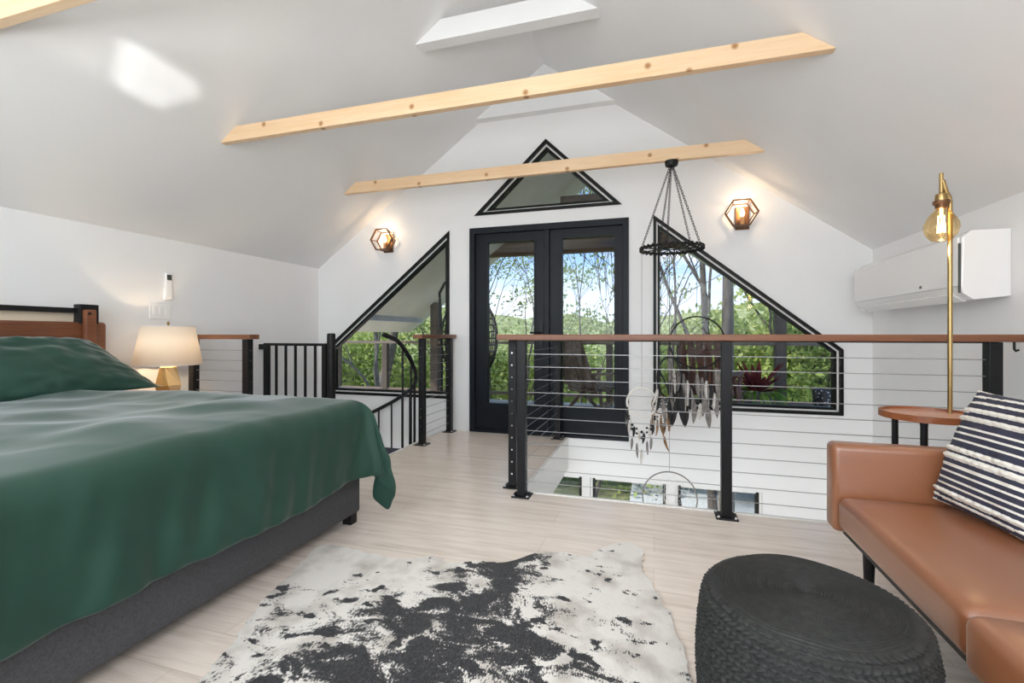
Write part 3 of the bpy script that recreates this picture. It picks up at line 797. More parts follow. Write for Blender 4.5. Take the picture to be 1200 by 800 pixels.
sconce(-2.745, 1.985, 'lit hexagonal bronze wall sconce left of the triangular window, over the spiral stair')
sconce(.705, 2.005, 'lit hexagonal bronze wall sconce right of the triangular window, above the sloping window')
for i, (x, z) in enumerate(((-2.733, 2.0), (.717, 2.02))):
    l = bpy.data.lights.new('sconce_light', 'POINT'); l.energy = 1.5; l.color = (1, .72, .45); l.shadow_soft_size = .02
    o = bpy.data.objects.new('sconce_light', l); COL.objects.link(o); o.location = (x, G-.10, z+.06)
for nm, lc, en in (('table_lamp_light', (LX, LY, .875), 15.), ('floor_lamp_light', (sx_, sy_, zb_-.18), 1.0)):
    l = bpy.data.lights.new(nm, 'POINT'); l.energy = en; l.color = (1, .74, .46); l.shadow_soft_size = .03
    o = bpy.data.objects.new(nm, l); COL.objects.link(o); o.location = lc

# ------------------------------------------------------------------ ring of chains + dreamcatchers
HX, HY, HZ, HR = .13, 3.787, 1.64, .225
mb = thing('hanging_ring', 'black beaded ring hung on chains from the pine beam nearest the windows', 'mobile', (HX, HY, HZ))
obj('canopy', lathe(bm_new(), [(.010, 2.262), (.045, 2.275), (.050, 2.300), (.050, 2.312)], HX, HY, 24), M_BLACK, mb, smooth=True)
cb = bm_new(); tube(cb, [(HX+HR*math.cos(2*PI*k/64), HY+HR*math.sin(2*PI*k/64), HZ) for k in range(64)], .010, 8, closed=True)
obj('ring', cb, M_BLACK, mb, smooth=True)
bb = bm_new()
for k in range(60):
    a = 2*PI*k/60
    bmesh.ops.create_icosphere(bb, subdivisions=1, radius=.0125, matrix=Matrix.Translation((HX+(HR+.004)*math.cos(a), HY+(HR+.004)*math.sin(a), HZ + (.008 if k % 2 else -.008))))
obj('bead_trim', bb, M_BLACK, mb, smooth=True)
ib = bm_new()
for k in range(9):
    a0, a1 = 2*PI*k/9, 2*PI*(k+4)/9
    tube(ib, [(HX+HR*math.cos(a0), HY+HR*math.sin(a0), HZ), (HX+HR*math.cos(a1), HY+HR*math.sin(a1), HZ)], .003, 5)
obj('webbing', ib, M_BLACK, mb)
def chain(p, q):
    bm = bm_new(); p, q = Vector(p), Vector(q); d = q-p; n = int(d.length/.021); d.normalize()
    e1 = d.orthogonal().normalized(); e2 = d.cross(e1)
    for i in range(n):
        c = p + (q-p)*((i+.5)/n); e = e1 if i % 2 else e2
        tube(bm, [c + d*.0145*math.cos(a) + e*.0075*math.sin(a) for a in (0, .785, 1.57, 2.356, 3.14, 3.93, 4.71, 5.5)], .0022, 4, closed=True)
    return bm
for k in range(5):
    a = math.radians(188 + 72*k)
    obj('chain', chain((HX+.012*math.cos(a), HY+.012*math.sin(a), 2.27), (HX+HR*math.cos(a), HY+HR*math.sin(a), HZ)), M_BLACK, mb)

def feather(root_, x, y, z, ln, w, m, sway=0., yaw=0., name='feather'):
    bm = bm_new(); n = 8; rows = []
    ca, sa = math.cos(yaw), math.sin(yaw)
    for i in range(n+1):
        t = i/n; hw = w*(math.sin(PI*min(1, t*.93+.05))**.7)*(1-.25*t)
        cx = sway*ln*t*t
        row = []
        for s, dz_ in ((-1, .006), (0, 0), (1, .006)):
            lx, ly = cx + s*hw, dz_*abs(s)*.8
            row.append(bm.verts.new((x + lx*ca - ly*sa, y + lx*sa + ly*ca, z - ln*t)))
        rows.append(row)
    for a, b in zip(rows, rows[1:]):
        for k in range(2): bm.faces.new((a[k], a[k+1], b[k+1], b[k]))
    return obj(name, bm, m, root_, smooth=True, auto=180, solid=.0016)
def catcher(label, cx, cy, cz, R_, ztop, hoopm, webm, hoopr, strands, oval=1., yaw=0., nweb=12, layers=5, cordm=None):
    t = thing('dreamcatcher', label, 'dreamcatcher', (cx, cy, cz), 'dreamcatchers hung from the ring')
    ca, sa = math.cos(yaw), math.sin(yaw)
    P = lambda a, r_: (cx + r_*math.cos(a)*ca, cy + r_*math.cos(a)*sa, cz + r_*oval*math.sin(a))
    obj('hoop', T([P(2*PI*k/44, R_) for k in range(44)], hoopr, 7, closed=True), hoopm, t, smooth=True)
    if layers:
        wb = bm_new()
        for q in range(layers):
            ra = R_*(1-.8*q/layers); rb_ = R_*(1-.8*(q+.8)/layers)
            pts_ = []
            for k in range(nweb):
                pts_ += [P(2*PI*k/nweb + q*PI/nweb, ra), P(2*PI*(k+.5)/nweb + q*PI/nweb, rb_)]
            tube(wb, pts_, .0016, 4, closed=True)
        tube(wb, [P(2*PI*k/20, R_*.2) for k in range(20)], .0025, 5, closed=True)
        obj('web', wb, webm, t)
    obj('cord', T([(cx, cy, cz+R_*oval), (cx, cy, ztop)], .0018, 5), cordm or M_BLACK, t)
    for (a, drop, ln, w, m, bead, sway) in strands:
        p = P(a, R_); q = (p[0], p[1], p[2]-drop)
        obj('strand', T([p, q], .0015, 4), webm, t)
        if bead: 
            b_ = bm_new()
            for u in bead[1]: bmesh.ops.create_icosphere(b_, subdivisions=2, radius=bead[2] if len(bead) > 2 else .008, matrix=Matrix.Translation((p[0], p[1]-.001, p[2]-drop*u)))
            obj('bead', b_, bead[0], t, smooth=True)
        feather(t, q[0], q[1], q[2]+.01, ln, w, m, sway, yaw=yaw + random.uniform(-.6, .6))
    return t
rad = math.radians
# white round one
sd = []
for k, (a, dr, ln) in enumerate(((-150, .12, .10), (-130, .20, .10), (-110, .22, .12), (-90, .26, .12), (-70, .20, .11), (-50, .19, .10), (-30, .11, .10), (-170, .06, .12))):
    sd.append((rad(a), dr, ln, .012, (M_FEATG, M_FEATW)[k % 3 == 0], (M_FEATB, (.45, .62), .012 if k % 2 else .009), .05*(-1)**k))
    sd.append((rad(a+9), dr*.5, .09, .013, M_FEATB if k % 2 else M_FEATW, None, .1*(-1)**k))
catcher('round white dreamcatcher with black and white feathers, hanging highest and leftmost below the ring', HX-.22, HY-.02, .452, .112, HZ, M_YARN, M_YARN, .008, sd, cordm=M_FEATG, nweb=14, layers=6)
# large grey feathered one
sd = []
for k in range(17):
    a = rad(-172 + k*10.2)
    sd.append((a, .05+.10*((k*5) % 4)/3, .20+.05*((k*3) % 3), .022, (M_FEATG, M_FEATG, M_FEATW, M_FEATB)[k % 4], None, .08*(-1)**k))
for k in range(16):
    a = rad(-178 + k*9.3); sd.append((a, .12+.05*((k*7) % 5), .17, .024, (M_FEATG, M_FEATB, M_FEATG)[k % 3], None, .06*(-1)**k))
for k in range(10):
    a = rad(-160 + k*15.5); sd.append((a, .22+.06*((k*3) % 4)/3, .13, .020, (M_FEATG, M_FEATW)[k % 2], (M_FEATG, (.6,), .008), .05*(-1)**k))
catcher('large dark hoop dreamcatcher thick with grey feathers, in front of the sloping right window', HX+.19, HY+.09, .92, .20, HZ, M_BLACK, M_BLACK, .006, sd, nweb=10, layers=3)
# dark oval one
sd = [(rad(-90), .02, .2, .02, M_FEATB, None, .1), (rad(-60), .05, .18, .018, M_FEATB, None, -.1), (rad(-120), .04, .18, .018, M_FEATG, None, .1), (rad(-35), .05, .22, .02, M_FEATB, None, .15), (rad(-145), .04, .15, .016, M_FEATB, None, -.2), (rad(10), .10, .25, .02, M_FEATB, None, .1), (rad(170), .12, .12, .016, M_FEATW, None, -.3)]
catcher('tall oval black dreamcatcher with dark feathers, right of the white round one', HX-.02, HY-.13, .66, .085, HZ, M_BLACK, M_BLACK, .007, sd, oval=1.8, nweb=7, layers=2)
# tan one
sd = [(rad(-90+k*24), .05+.03*(k % 2), .12, .014, M_FEATT, (M_FEATT, (.4, .8), .010), .12*(-1)**k) for k in range(-3, 4)] + [(rad(-70), .19, .12, .013, M_FEATT, (M_FEATG, (.5,), .018), .3)]
catcher('small tan dreamcatcher with brown feathers, just right of the white round one', HX-.075, HY+.13, .42, .072, HZ, M_FEATT, M_YARN, .005, sd, nweb=8, layers=3)
# big pale hoop low down
catcher('big pale hoop dreamcatcher hanging lowest, below floor level in the opening', HX-.015, HY+.0, -.275, .20, HZ, M_FEATG, M_YARN, .005, [(rad(-90+k*25), .16, .14, .016, M_FEATW, None, .05) for k in range(-2, 3)], nweb=16, layers=6, cordm=M_FEATG)

# ------------------------------------------------------------------ porch outside
PG, PY1 = G+.16, 6.95
DK = -.06
bm = bm_new()
for k in range(18):
    y = PG + .01 + k*.14; box(bm, -6.5, 4.6, y, y+.132, DK-.03, DK)
struct('deck', bm, M_DECK, loc=(0, 0, 0))
PRZ = 3.28
pr = lambda x: PRZ - .74*abs(x-RC)
HW = 2.85
struct('porch_roof', prism(bm_new(), [[(RC-HW-.2, pr(RC-HW-.2)), (RC, PRZ), (RC+HW-.25, pr(RC+HW-.25)), (RC+HW-.25, pr(RC+HW-.25)+.14), (RC, PRZ+.16), (RC-HW-.2, pr(RC-HW-.2)+.14)]], XZ, PG, PY1+.35), M_PORCH)
tag(obj('porch_beam', B(RC-1.50, RC+1.50, PY1-.06, PY1+.06, 2.20, 2.42), M_PBROWN), 'dark brown wooden beam across the porch gable, seen at the top of the door glass', 'beam')
tag(obj('porch_beam', B(RC-.30, RC+.55, PY1-.15, PY1-.07, 2.93, 3.02), M_PBROWN), 'short dark beam seen through the triangular window', 'beam')
tag(obj('porch_beam', B(RC-HW, RC-HW+.12, PG, PY1+.2, 1.18, 1.42), M_PBEAM), 'grey porch eave beam seen through the left sloping window', 'beam')
def ppost(x, y, z1, label, w=.065):
    p = thing('porch_post', label, 'post', (x, y, DK))
    obj('shaft', B(x-w, x+w, y-w, y+w, DK, z1, bev=.006), M_PPOST, p)
    obj('base', B(x-w-.02, x+w+.02, y-w-.02, y+w+.02, DK, DK+.10, bev=.006), M_PPOST, p)
ppost(RC-2.40, PY1, pr(RC-2.40), 'thick dark porch post seen through the left sloping window')
ppost(RC+2.62, PY1, pr(RC+2.55)-.02, 'thick dark porch post seen through the right sloping window')
dr = thing('deck_railing', 'wooden deck railing with thin dark balusters around the outside deck', 'railing', (RC, PY1, DK))
obj('top_rail', B(-6.5, 4.6, PY1-.05, PY1+.05, .835, .875), M_DRAIL, dr)
obj('bottom_rail', B(-6.5, 4.6, PY1-.025, PY1+.025, .05, .09), M_DRAIL, dr)
for x in (-6.3, -5.3, -4.35, -2.1, -.62, .35, 2.25, 2.95, 3.9): obj('post', B(x-.045, x+.045, PY1-.045, PY1+.045, DK, .835), M_PPOST, dr)
for k in range(6): obj('rail_cable', T([(-6.5, PY1, .18+.11*k), (4.6, PY1, .18+.11*k)], .002, 4), M_BLACK, dr)

def rocker_chair(loc, rz, m, label, cat='chair'):
    """faces local +x; seat 0.4 high"""
    t = thing('slatted_chair', label, cat, loc)
    base = Vector(loc); R_ = Matrix.Translation(base) @ Matrix.Rotation(rz, 4, 'Z')
    def add(name, bm): bmesh.ops.transform(bm, matrix=R_, verts=bm.verts); return obj(name, bm, m, t)
    lean = Matrix.Translation((-.22, 0, .34)) @ Matrix.Rotation(rad(-22), 4, 'Y')
    for k in range(6):
        y = -.235 + k*.094
        add('back_slat', box(bm_new(), -.012, .012, y-.036, y+.036, -.02, .74, mtx=lean, bev=.003))
    add('back_rail', box(bm_new(), -.035, -.012, -.29, .29, .08, .14, mtx=lean))
    add('back_rail', box(bm_new(), -.035, -.012, -.29, .29, .52, .58, mtx=lean))
    for k in range(6):
        x = -.20 + k*.094; add('seat_slat', box(bm_new(), x-.04, x+.04, -.28, .28, .335+.012*k, .358+.012*k))
    for s in (-1, 1):
        y = s*.30
        add('arm', box(bm_new(), -.36, .38, y-.045, y+.045, .555, .58, bev=.004))
        add('front_leg', tube(bm_new(), [(.34, y, .56), (-.30, y, .0)], .026, 6))
        add('rear_leg', tube(bm_new(), [(-.34, y, .56), (.32, y, .02)], .024, 6))
        add('front_post', tube(bm_new(), [(.30, y, .56), (.36, y, .03)], .024, 6))
        pts_ = [(-.48 + .96*k/10, y, .035 + .10*((k-5)/5)**2 - .035+.02) for k in range(11)]
        add('rocker', tube(bm_new(), pts_, .020, 6))
    return t
rocker_chair((-.70, 6.0, DK), rad(48), M_CHAIRW, 'grey weathered slatted rocking chair on the deck, seen through the right door')
rocker_chair((.66, 6.15, DK), rad(75), M_CHAIRR, 'brown slatted chair on the deck, behind the feathers in the right sloping window')

# hanging egg chair
ex, ey = -2.46, 6.05
eg = thing('egg_chair', 'dark wicker hanging egg chair on a curved stand, left of the door outside', 'chair', (ex, ey, DK))
tube_pts = [(ex-.55, ey+.25, DK+.02)] + [(ex-.55+.02*math.sin(k/10*PI), ey+.25-.005*k, DK+.05+k*.16) for k in range(11)] + [(ex-.45, ey+.15, 1.72), (ex-.28, ey+.08, 1.80), (ex-.08, ey, 1.77), (ex, ey, 1.68)]
obj('stand', T(tube_pts, .022, 8), M_BLACK, eg, smooth=True)
obj('stand_base', T([(ex-.05+.5*math.cos(2*PI*k/30), ey+.45*math.sin(2*PI*k/30), DK+.015) for k in range(30)], .02, 6, closed=True), M_BLACK, eg)
bm = bm_new()
bmesh.ops.create_uvsphere(bm, u_segments=26, v_segments=20, radius=1, matrix=Matrix.Translation((ex, ey, .93)) @ Matrix.Diagonal((.40, .36, .60, 1)))
dl = [v for v in bm.verts if (v.co.y-ey) < -.10 and v.co.z > .52 and abs(v.co.x-ex) < .30]
bmesh.ops.delete(bm, geom=dl, context='VERTS')
sh = obj('shell', bm, M_WICK, eg); wf = sh.modifiers.new('weave', 'WIREFRAME'); wf.thickness = .018
obj('cushion', lathe(bm_new(), [(.10, .42), (.26, .46), (.30, .52), (.24, .60), (.05, .63)], ex, ey, 20), M_CUSH, eg, smooth=True)
obj('suspension', T([(ex, ey, 1.70), (ex, ey, 1.52)], .010, 6), M_BLACK, eg)

# planters
def blade(bm, p, d, ln, w, droop, n=6, tip=.9):
    p = Vector(p); d = Vector(d).normalized(); s = d.cross(Vector((0, 0, 1)))
    if s.length < 1e-3: s = Vector((1, 0, 0))
    s.normalize(); prev = None; q = p.copy(); dd = d.copy()
    for i in range(n+1):
        t = i/n; hw = w*math.sin(PI*(.12+.86*t))**.8*(1-.2*t)
        c = [bm.verts.new(q - s*hw), bm.verts.new(q + Vector((0, 0, -hw*.25))), bm.verts.new(q + s*hw)]
        if prev:
            for k in range(2): bm.faces.new((prev[k], prev[k+1], c[k+1], c[k]))
        prev = c; dd = (dd + Vector((0, 0, -droop/n))).normalized(); q = q + dd*(ln/n)
QX, QY_ = 1.235, 6.50
pt = thing('potted_plant', 'red leaved plant with ferns in a grey green pot outside the right sloping window', 'plant', (QX, QY_, DK))
obj('saucer', lathe(bm_new(), [(.12, DK), (.17, DK+.05), (.17, DK+.07), (.02, DK+.07)], QX, QY_, 24), M_SPECK, pt, smooth=True)
obj('pot', lathe(bm_new(), [(.13, DK+.06), (.165, DK+.16), (.185, DK+.30), (.192, DK+.30), (.192, DK+.345), (.175, DK+.345), (.168, DK+.30), (.01, DK+.30)], QX, QY_, 28), M_POTG, pt, smooth=True)
bm = bm_new()
for k in range(24):
    a = k*2.4; e = .30 + .70*((k*7) % 10)/10
    blade(bm, (QX+.03*math.cos(a), QY_+.03*math.sin(a), DK+.32), (math.cos(a)*(1.05-e*.8), math.sin(a)*(1.05-e*.8), e), .36+.13*((k*3) % 5)/4, .042, .35)
obj('red_leaves', bm, M_REDLEAF, pt, smooth=True, auto=180, recalc=False)
bm = bm_new()
for k in range(110):
    a = k*2.4; a += random.uniform(-.3, .3)
    blade(bm, (QX+.12*math.cos(a), QY_+.12*math.sin(a), DK+.33), (math.cos(a), math.sin(a), random.uniform(.05, .8)), random.uniform(.2, .38), .016, random.uniform(.9, 1.8))
obj('fern_fronds', bm, M_FERN, pt, smooth=True, auto=180, recalc=False)
QX2, QY2 = 2.0, 6.50
p2 = thing('planter', 'black planter speckled with white at the right end of the right window', 'planter', (QX2, QY2, DK))
obj('pot', lathe(bm_new(), [(.11, DK), (.14, DK+.05), (.155, DK+.36), (.145, DK+.38), (.13, DK+.34), (.01, DK+.33)], QX2, QY2, 26), M_SPECK, p2, smooth=True)
obj('soil', lathe(bm_new(), [(.131, DK+.335), (.01, DK+.345)], QX2, QY2, 18), M_BARKD, p2)

# ------------------------------------------------------------------ trees, shrubs, hill
def leaves_mesh(name, centers, n, rx, size, m, parent, seed, flat=.0):
    rnd = random.Random(seed); base = wloc(parent); vs, fs = [], []
    for i in range(n):
        c, sr = centers[rnd.randrange(len(centers))]
        while True:
            p = Vector((rnd.uniform(-1, 1), rnd.uniform(-1, 1), rnd.uniform(-1, 1)))
            if p.length < 1: break
        q = Vector(c) + Vector((p.x, p.y, p.z*.75))*sr*rx - base
        u = Vector((rnd.gauss(0, 1), rnd.gauss(0, 1), rnd.gauss(0, .7))).normalized(); w = u.orthogonal().normalized()
        w = (Matrix.Rotation(rnd.uniform(0, 6.28), 3, u) @ w); s = size*rnd.uniform(.6, 1.35); w2 = u.cross(w)
        b = len(vs); vs += [q - w*s, q + w2*s*.5, q + w*s, q - w2*s*.5]; fs.append((b, b+1, b+2, b+3))
    me = bpy.data.meshes.new(name); me.from_pydata([tuple(v) for v in vs], [], fs); me.materials.append(m)
    o = bpy.data.objects.new(name, me); COL.objects.link(o); o.parent = parent; return o
def grow(bm, p, d, ln, r0, depth, rnd, tips, spread=.55, curl=.18, kids=(2, 3), up=.12, rmin=.006, first=True):
    c0 = curl; curl = curl*.35 if first else curl
    n = 7; pts = [p.copy()]; dd = d.normalized(); q = p.copy()
    for i in range(n):
        dd = (dd + Vector((rnd.gauss(0, curl), rnd.gauss(0, curl), rnd.gauss(0, curl*.5)+up*.3))).normalized(); q = q + dd*(ln/n); pts.append(q.copy())
    rs = [max(rmin, r0*(1-.55*i/n)) for i in range(n+1)]
    tube(bm, pts, rs, 6 if r0 > .03 else 4, caps=False)
    if depth == 0: tips.append((q, ln)); return
    if depth <= 1: tips.append((pts[4], ln*.8))
    for k in range(rnd.randint(*kids)):
        i = rnd.randint(3, n); ax = Vector((rnd.gauss(0, 1), rnd.gauss(0, 1), rnd.gauss(0, .4))).normalized()
        nd = (dd + ax*spread*rnd.uniform(.7, 1.4)); nd.z += up
        grow(bm, pts[i], nd, ln*rnd.uniform(.55, .78), rs[i]*.62, depth-1, rnd, tips, spread, c0, kids, up, rmin, False)
    grow(bm, q, dd, ln*.7, rs[-1]*.9, depth-1, rnd, tips, spread, c0, kids, up, rmin, False)
def tree(label, x, y, z0, d, ln, r0, depth, seed, nleaf, m, bark, spread=.55, curl=.16, lsize=.075, lr=.45, group=None):
    t = thing('tree', label, 'tree', (x, y, z0), group); rnd = random.Random(seed); bm = bm_new(); tips = []
    grow(bm, Vector((x, y, z0)), Vector(d), ln, r0, depth, rnd, tips, spread, curl)
    obj('trunk', bm, bark, t, smooth=True, auto=180, recalc=False)
    if nleaf: leaves_mesh('foliage', [(c, max(.5, l*.8)) for c, l in tips], nleaf, lr, lsize, m, t, seed)
def atu(u, Y):
    dx = (u-600)/547.; s_, c_ = math.sin(rad(16.9)), math.cos(rad(16.9)); return (-s_+c_*dx)/(c_+s_*dx)*Y
tree('thick grey trunked tree seen through the left sloping window', atu(430, 11.5), 11.5, -3.5, (.02, 0, 1), 5.5, .26, 2, 3, 2200, M_LEAF2, M_BARK, lr=.6)
tree('slim leaning tree right of the thick trunk in the left window', atu(446, 10.5), 10.5, -3.2, (.16, 0, 1), 4.2, .10, 3, 5, 900, M_LEAF1, M_BARK)
tree('leafy young tree seen through the left door glass', atu(607, 11.), 11., -3.2, (-.05, 0, 1), 3.6, .06, 4, 8, 7000, M_LEAF2, M_BARKD, lsize=.05, lr=.75)
tree('small leafy tree at the left edge of the left door glass', atu(572, 12.), 12., -3.2, (-.02, 0, 1), 3.6, .06, 4, 9, 6000, M_LEAF3, M_BARKD, lsize=.05, lr=.8)
tree('slender forked tree with few leaves in the right door glass', atu(688, 10.5), 10.5, -3.0, (.02, 0, 1), 3.5, .045, 4, 12, 900, M_LEAF3, M_BARKD, spread=.5, curl=.11, lsize=.05)
tree('bare tree with a curved leaning trunk at the right of the right door glass', atu(694, 9.8), 9.8, -2.6, (.26, 0, 1), 4.0, .045, 3, 21, 300, M_LEAF3, M_BARKD, spread=.5, curl=.12, lsize=.05)
tree('bare twisting tree at the left of the right sloping window', atu(800, 9.6), 9.6, -2.8, (-.16, 0, 1), 4.1, .055, 4, 31, 300, M_LEAF3, M_BARKD, spread=.6, curl=.15, lsize=.05)
tree('straight dark trunk left of the thick one in the right sloping window', atu(836, 11.5), 11.5, -3.3, (-.03, 0, 1), 7.5, .11, 2, 44, 250, M_LEAF2, M_BARKD, curl=.03)
tree('thick straight trunk behind the middle of the right sloping window', atu(851, 10.8), 10.8, -3.3, (.01, 0, 1), 8.0, .17, 2, 52, 300, M_LEAF2, M_BARK, curl=.02)
tree('leafy tree at the right of the right sloping window', atu(925, 13.), 13., -3.4, (.06, 0, 1), 4.2, .12, 3, 61, 2600, M_LEAF1, M_BARK, lr=.7)
def shrub(x, y, z, sx, sz, n, m, seed, label, lsize=.10, group=None):
    t = thing('shrub', label, 'shrub', (x, y, z), group); rnd = random.Random(seed); bm = bm_new(); cs = []
    for k in range(16):
        a = rnd.uniform(0, 6.28); r_ = rnd.uniform(.1, 1)*sx; h = rnd.uniform(.25, 1)*sz
        c = (x+r_*math.cos(a), y+r_*math.sin(a)*.6, z+h); cs.append((c, rnd.uniform(.45, .8)*min(sx, sz)*.75))
        tube(bm, [(x+.1*math.cos(a), y+.1*math.sin(a), z), (x+.5*r_*math.cos(a), y+.3*r_*math.sin(a), z+h*.5), c], [.05, .03, .01], 5, caps=False)
    obj('stems', bm, M_BARKD, t, recalc=False)
    leaves_mesh('foliage', cs, n, 1., lsize, m, t, seed)
LB = 'spring green shrubbery on the slope beyond the deck'
for i, (u, Y, z, sx, sz, n, m) in enumerate(((405, 14, -3.4, 2.2, 5.2, 6500, M_LEAF2), (470, 15, -3.4, 2.4, 5.4, 7000, M_LEAF1), (520, 13.5, -3.4, 2., 4.4, 4500, M_LEAF3), (585, 14, -3.6, 2.2, 4.0, 6500, M_LEAF1), (640, 15.5, -3.6, 2.4, 4.1, 5500, M_LEAF2), (700, 16, -3.6, 2.4, 3.7, 5500, M_LEAF1), (760, 14.5, -3.6, 2., 3.4, 4000, M_LEAF2), (800, 15, -3.6, 2.4, 4.0, 6000, M_LEAF1), (862, 14.5, -3.5, 2.2, 4.7, 6500, M_LEAF2), (905, 13.5, -3.5, 2.2, 5.2, 7000, M_LEAF1), (955, 12.5, -3.4, 2.2, 5.0, 7000, M_LEAF2), (1010, 12.5, -3.4, 2.2, 5.2, 4000, M_LEAF3), (360, 13., -3.4, 2.2, 5.2, 4000, M_LEAF3))):
    shrub(atu(u, Y), Y, z, sx, sz, n, m, 100+i, LB, .085, 'shrubs on the slope beyond the deck')
# ground + far hill
bm = bm_new(); n = 60; g = []
for i in range(n+1):
    row = []
    for j in range(n+1):
        x = -70 + 140*i/n; y = -20 + 90*j/n
        z = -3.6 + .25*mnoise.noise(Vector((x*.15, y*.15, 0)))
        if y > 20: k = (y-20)/45; z += 9.0*max(0, k)**1.1*(.75+.35*mnoise.noise(Vector((x*.03, y*.02, 4)))+.25*max(0, -x)/40) + 1.3*mnoise.noise(Vector((x*.25, y*.25, 2)))*min(1, k*3)
        row.append(bm.verts.new((x, y, z)))
    g.append(row)
for i in range(n):
    for j in range(n): bm.faces.new((g[i][j], g[i+1][j], g[i+1][j+1], g[i][j+1]))
struct('ground', bm, M_HILL, loc=(0, 0, 0), smooth=True, auto=180)

struct('sky_tint_ground', B(-.6, 7., 7.6, 17.5, -3.5, -3.32), mat('sky_reflection_tint', (.50, .54, .58), .9, c2=(.36, .40, .43), nscale=12, bstr=.3), loc=(0, 0, 0))  # pale blue ground colour stands in for sky reflection in the lower windows

# ------------------------------------------------------------------ world, sun, camera
w = bpy.data.worlds.new('sky'); SC.world = w; w.use_nodes = True; nt = w.node_tree; nt.nodes.clear()
out = nt.nodes.new('ShaderNodeOutputWorld'); bg = nt.nodes.new('ShaderNodeBackground')
tc = nt.nodes.new('ShaderNodeTexCoord'); sep = nt.nodes.new('ShaderNodeSeparateXYZ'); L(nt, tc.outputs['Generated'], sep.inputs[0])
sky = ramp(nt, sep.outputs['Z'], [(.0, (.86, .93, 1.0)), (.08, (.66, .82, 1.0)), (.17, (.30, .54, .94)), (.35, (.22, .45, .90)), (1., (.16, .34, .80))])
cl = N(nt, 'ShaderNodeTexNoise', Scale=3.2, Detail=8., Roughness=.6); mp = nt.nodes.new('ShaderNodeMapping'); mp.inputs['Scale'].default_value = (1, 1, 2.6)
L(nt, tc.outputs['Generated'], mp.inputs[0]); L(nt, mp.outputs[0], cl.inputs['Vector'])
cf = ramp(nt, cl.outputs['Fac'], [(.52, (0, 0, 0)), (.72, (1, 1, 1))])
mx = N(nt, 'ShaderNodeMixRGB'); L(nt, cf, mx.inputs['Fac']); L(nt, sky, mx.inputs['Color1']); mx.inputs['Color2'].default_value = (1.0, 1.0, 1.0, 1)
L(nt, mx.outputs[0], bg.inputs['Color']); bg.inputs['Strength'].default_value = 1.2; L(nt, bg.outputs[0], out.inputs[0])
s = bpy.data.lights.new('sun', 'SUN'); s.energy = 5.0; s.angle = rad(1.5); s.color = (1, .95, .86)
so_ = bpy.data.objects.new('sun', s); COL.objects.link(so_)
so_.rotation_euler = Vector((.62, .35, -.80)).to_track_quat('-Z', 'Y').to_euler()
# unseen area lamps added behind the camera to brighten both floors
def daylight(x, y, z, sx, sz, power, col, tilt=0.):
    l = bpy.data.lights.new('window_daylight', 'AREA'); l.shape = 'RECTANGLE'; l.size = sx; l.size_y = sz; l.energy = power; l.color = col
    o = bpy.data.objects.new('window_daylight', l); COL.objects.link(o); o.location = (x, y, z); o.rotation_euler = (PI/2-tilt, 0, 0)
daylight((XL+XR)/2, YB-.10, 1.75, 4.4, 1.9, 105, (.94, .975, 1), rad(32))
daylight((XL+XR)/2, YB-.10, -1.5, 4.9, 2.1, 110, (.95, .98, 1))
l = bpy.data.lights.new('ceiling_fill', 'AREA'); l.shape = 'RECTANGLE'; l.size = 3.2; l.size_y = 1.2; l.energy = 98; l.color = (.94, .975, 1)  # unseen lamp added behind the camera, aimed up to brighten the ceiling
o = bpy.data.objects.new('ceiling_fill', l); COL.objects.link(o); o.location = (-1.0, -1.3, .9); o.rotation_euler = (PI, 0, 0)

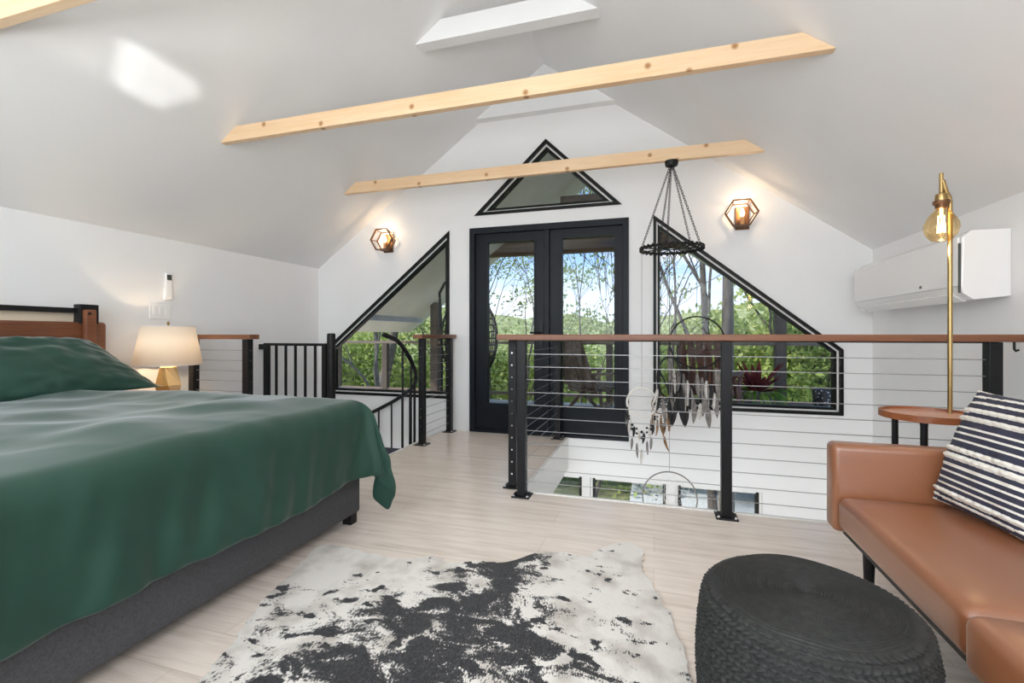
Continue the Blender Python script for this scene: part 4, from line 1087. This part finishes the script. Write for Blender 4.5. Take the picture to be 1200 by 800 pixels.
# sunlight thrown up on to the ceiling off something bright outside: a spot with a shaped aperture
def sun_patch(src, corners, power, soft):
    src = Vector(src); pts = [Vector(c) for c in corners]; mid = sum(pts, Vector())/len(pts)
    q = (mid-src).to_track_quat('-Z', 'Y'); inv = q.to_matrix().inverted()
    loc = [inv @ (p-src) for p in pts]; uv = [(p.x/-p.z, p.y/-p.z) for p in loc]
    l = bpy.data.lights.new('sun_bounce', 'SPOT'); l.energy = power; l.spot_size = rad(50); l.spot_blend = 0; l.shadow_soft_size = .0; l.color = (1, .98, .95)
    o = bpy.data.objects.new('sun_bounce', l); COL.objects.link(o); o.location = src; o.rotation_euler = q.to_euler()
    l.use_nodes = True; nt = l.node_tree; em = next(n for n in nt.nodes if n.type == 'EMISSION')
    tc = nt.nodes.new('ShaderNodeTexCoord'); sp = nt.nodes.new('ShaderNodeSeparateXYZ'); L(nt, tc.outputs['Normal'], sp.inputs[0])
    nz_ = math_(nt, 'ABSOLUTE', sp.outputs[2])
    u = math_(nt, 'DIVIDE', sp.outputs[0], nz_); v = math_(nt, 'DIVIDE', sp.outputs[1], nz_)
    ar = sum(uv[i-1][0]*uv[i][1]-uv[i][0]*uv[i-1][1] for i in range(len(uv))); sg = 1 if ar > 0 else -1
    mask = None
    for i in range(len(uv)):
        a, b = uv[i-1], uv[i]; e = Vector((b[0]-a[0], b[1]-a[1])).normalized(); n = (-e.y*sg, e.x*sg)
        d = math_(nt, 'ADD', math_(nt, 'MULTIPLY', u, n[0]), math_(nt, 'MULTIPLY', v, n[1]))
        d = math_(nt, 'SUBTRACT', d, n[0]*a[0]+n[1]*a[1])
        d = math_(nt, 'ADD', math_(nt, 'DIVIDE', d, soft), .5, clamp=True)
        mask = d if mask is None else math_(nt, 'MULTIPLY', mask, d)
    L(nt, mask, em.inputs['Strength'])
def on_ceiling(u, v):
    dx = (u-600)/547.; s_, c_ = math.sin(rad(16.9)), math.cos(rad(16.9)); rx, ry, rz = -s_+c_*dx, c_+s_*dx, (392-v)/547.
    k = (RIDGE - SL*RC*-1 - .98 if False else RIDGE + SL*-RC - .98)/(rz - SL*rx); return (rx*k, ry*k, .98+rz*k)
SRC = (-1.3, -.9, .5)
sun_patch(SRC, [on_ceiling(*p) for p in ((140, 46), (160, 50), (232, 96), (236, 112), (186, 127), (134, 100))], 330, .016)
sun_patch(SRC, [on_ceiling(*p) for p in ((4, 37), (95, 42), (150, 50), (140, 104), (60, 70))], 120, .05)

cam = bpy.data.cameras.new('camera'); co = bpy.data.objects.new('camera', cam); COL.objects.link(co)
co.location = (0, 0, .98); co.rotation_euler = (PI/2, 0, rad(16.9)); cam.sensor_width = 36; cam.lens = 547/1200*36; cam.shift_y = -8/1200; cam.clip_start = .02; cam.clip_end = 500
SC.camera = co
vs = SC.view_settings; vs.view_transform = 'Standard'; vs.look = 'None'; vs.gamma = 1; vs.use_curve_mapping = False; vs.exposure = 0.24
SC.cycles.use_denoising = True
SC.cycles.max_bounces = 12; SC.cycles.diffuse_bounces = 8; SC.cycles.transparent_max_bounces = 24; SC.cycles.sample_clamp_indirect = 6
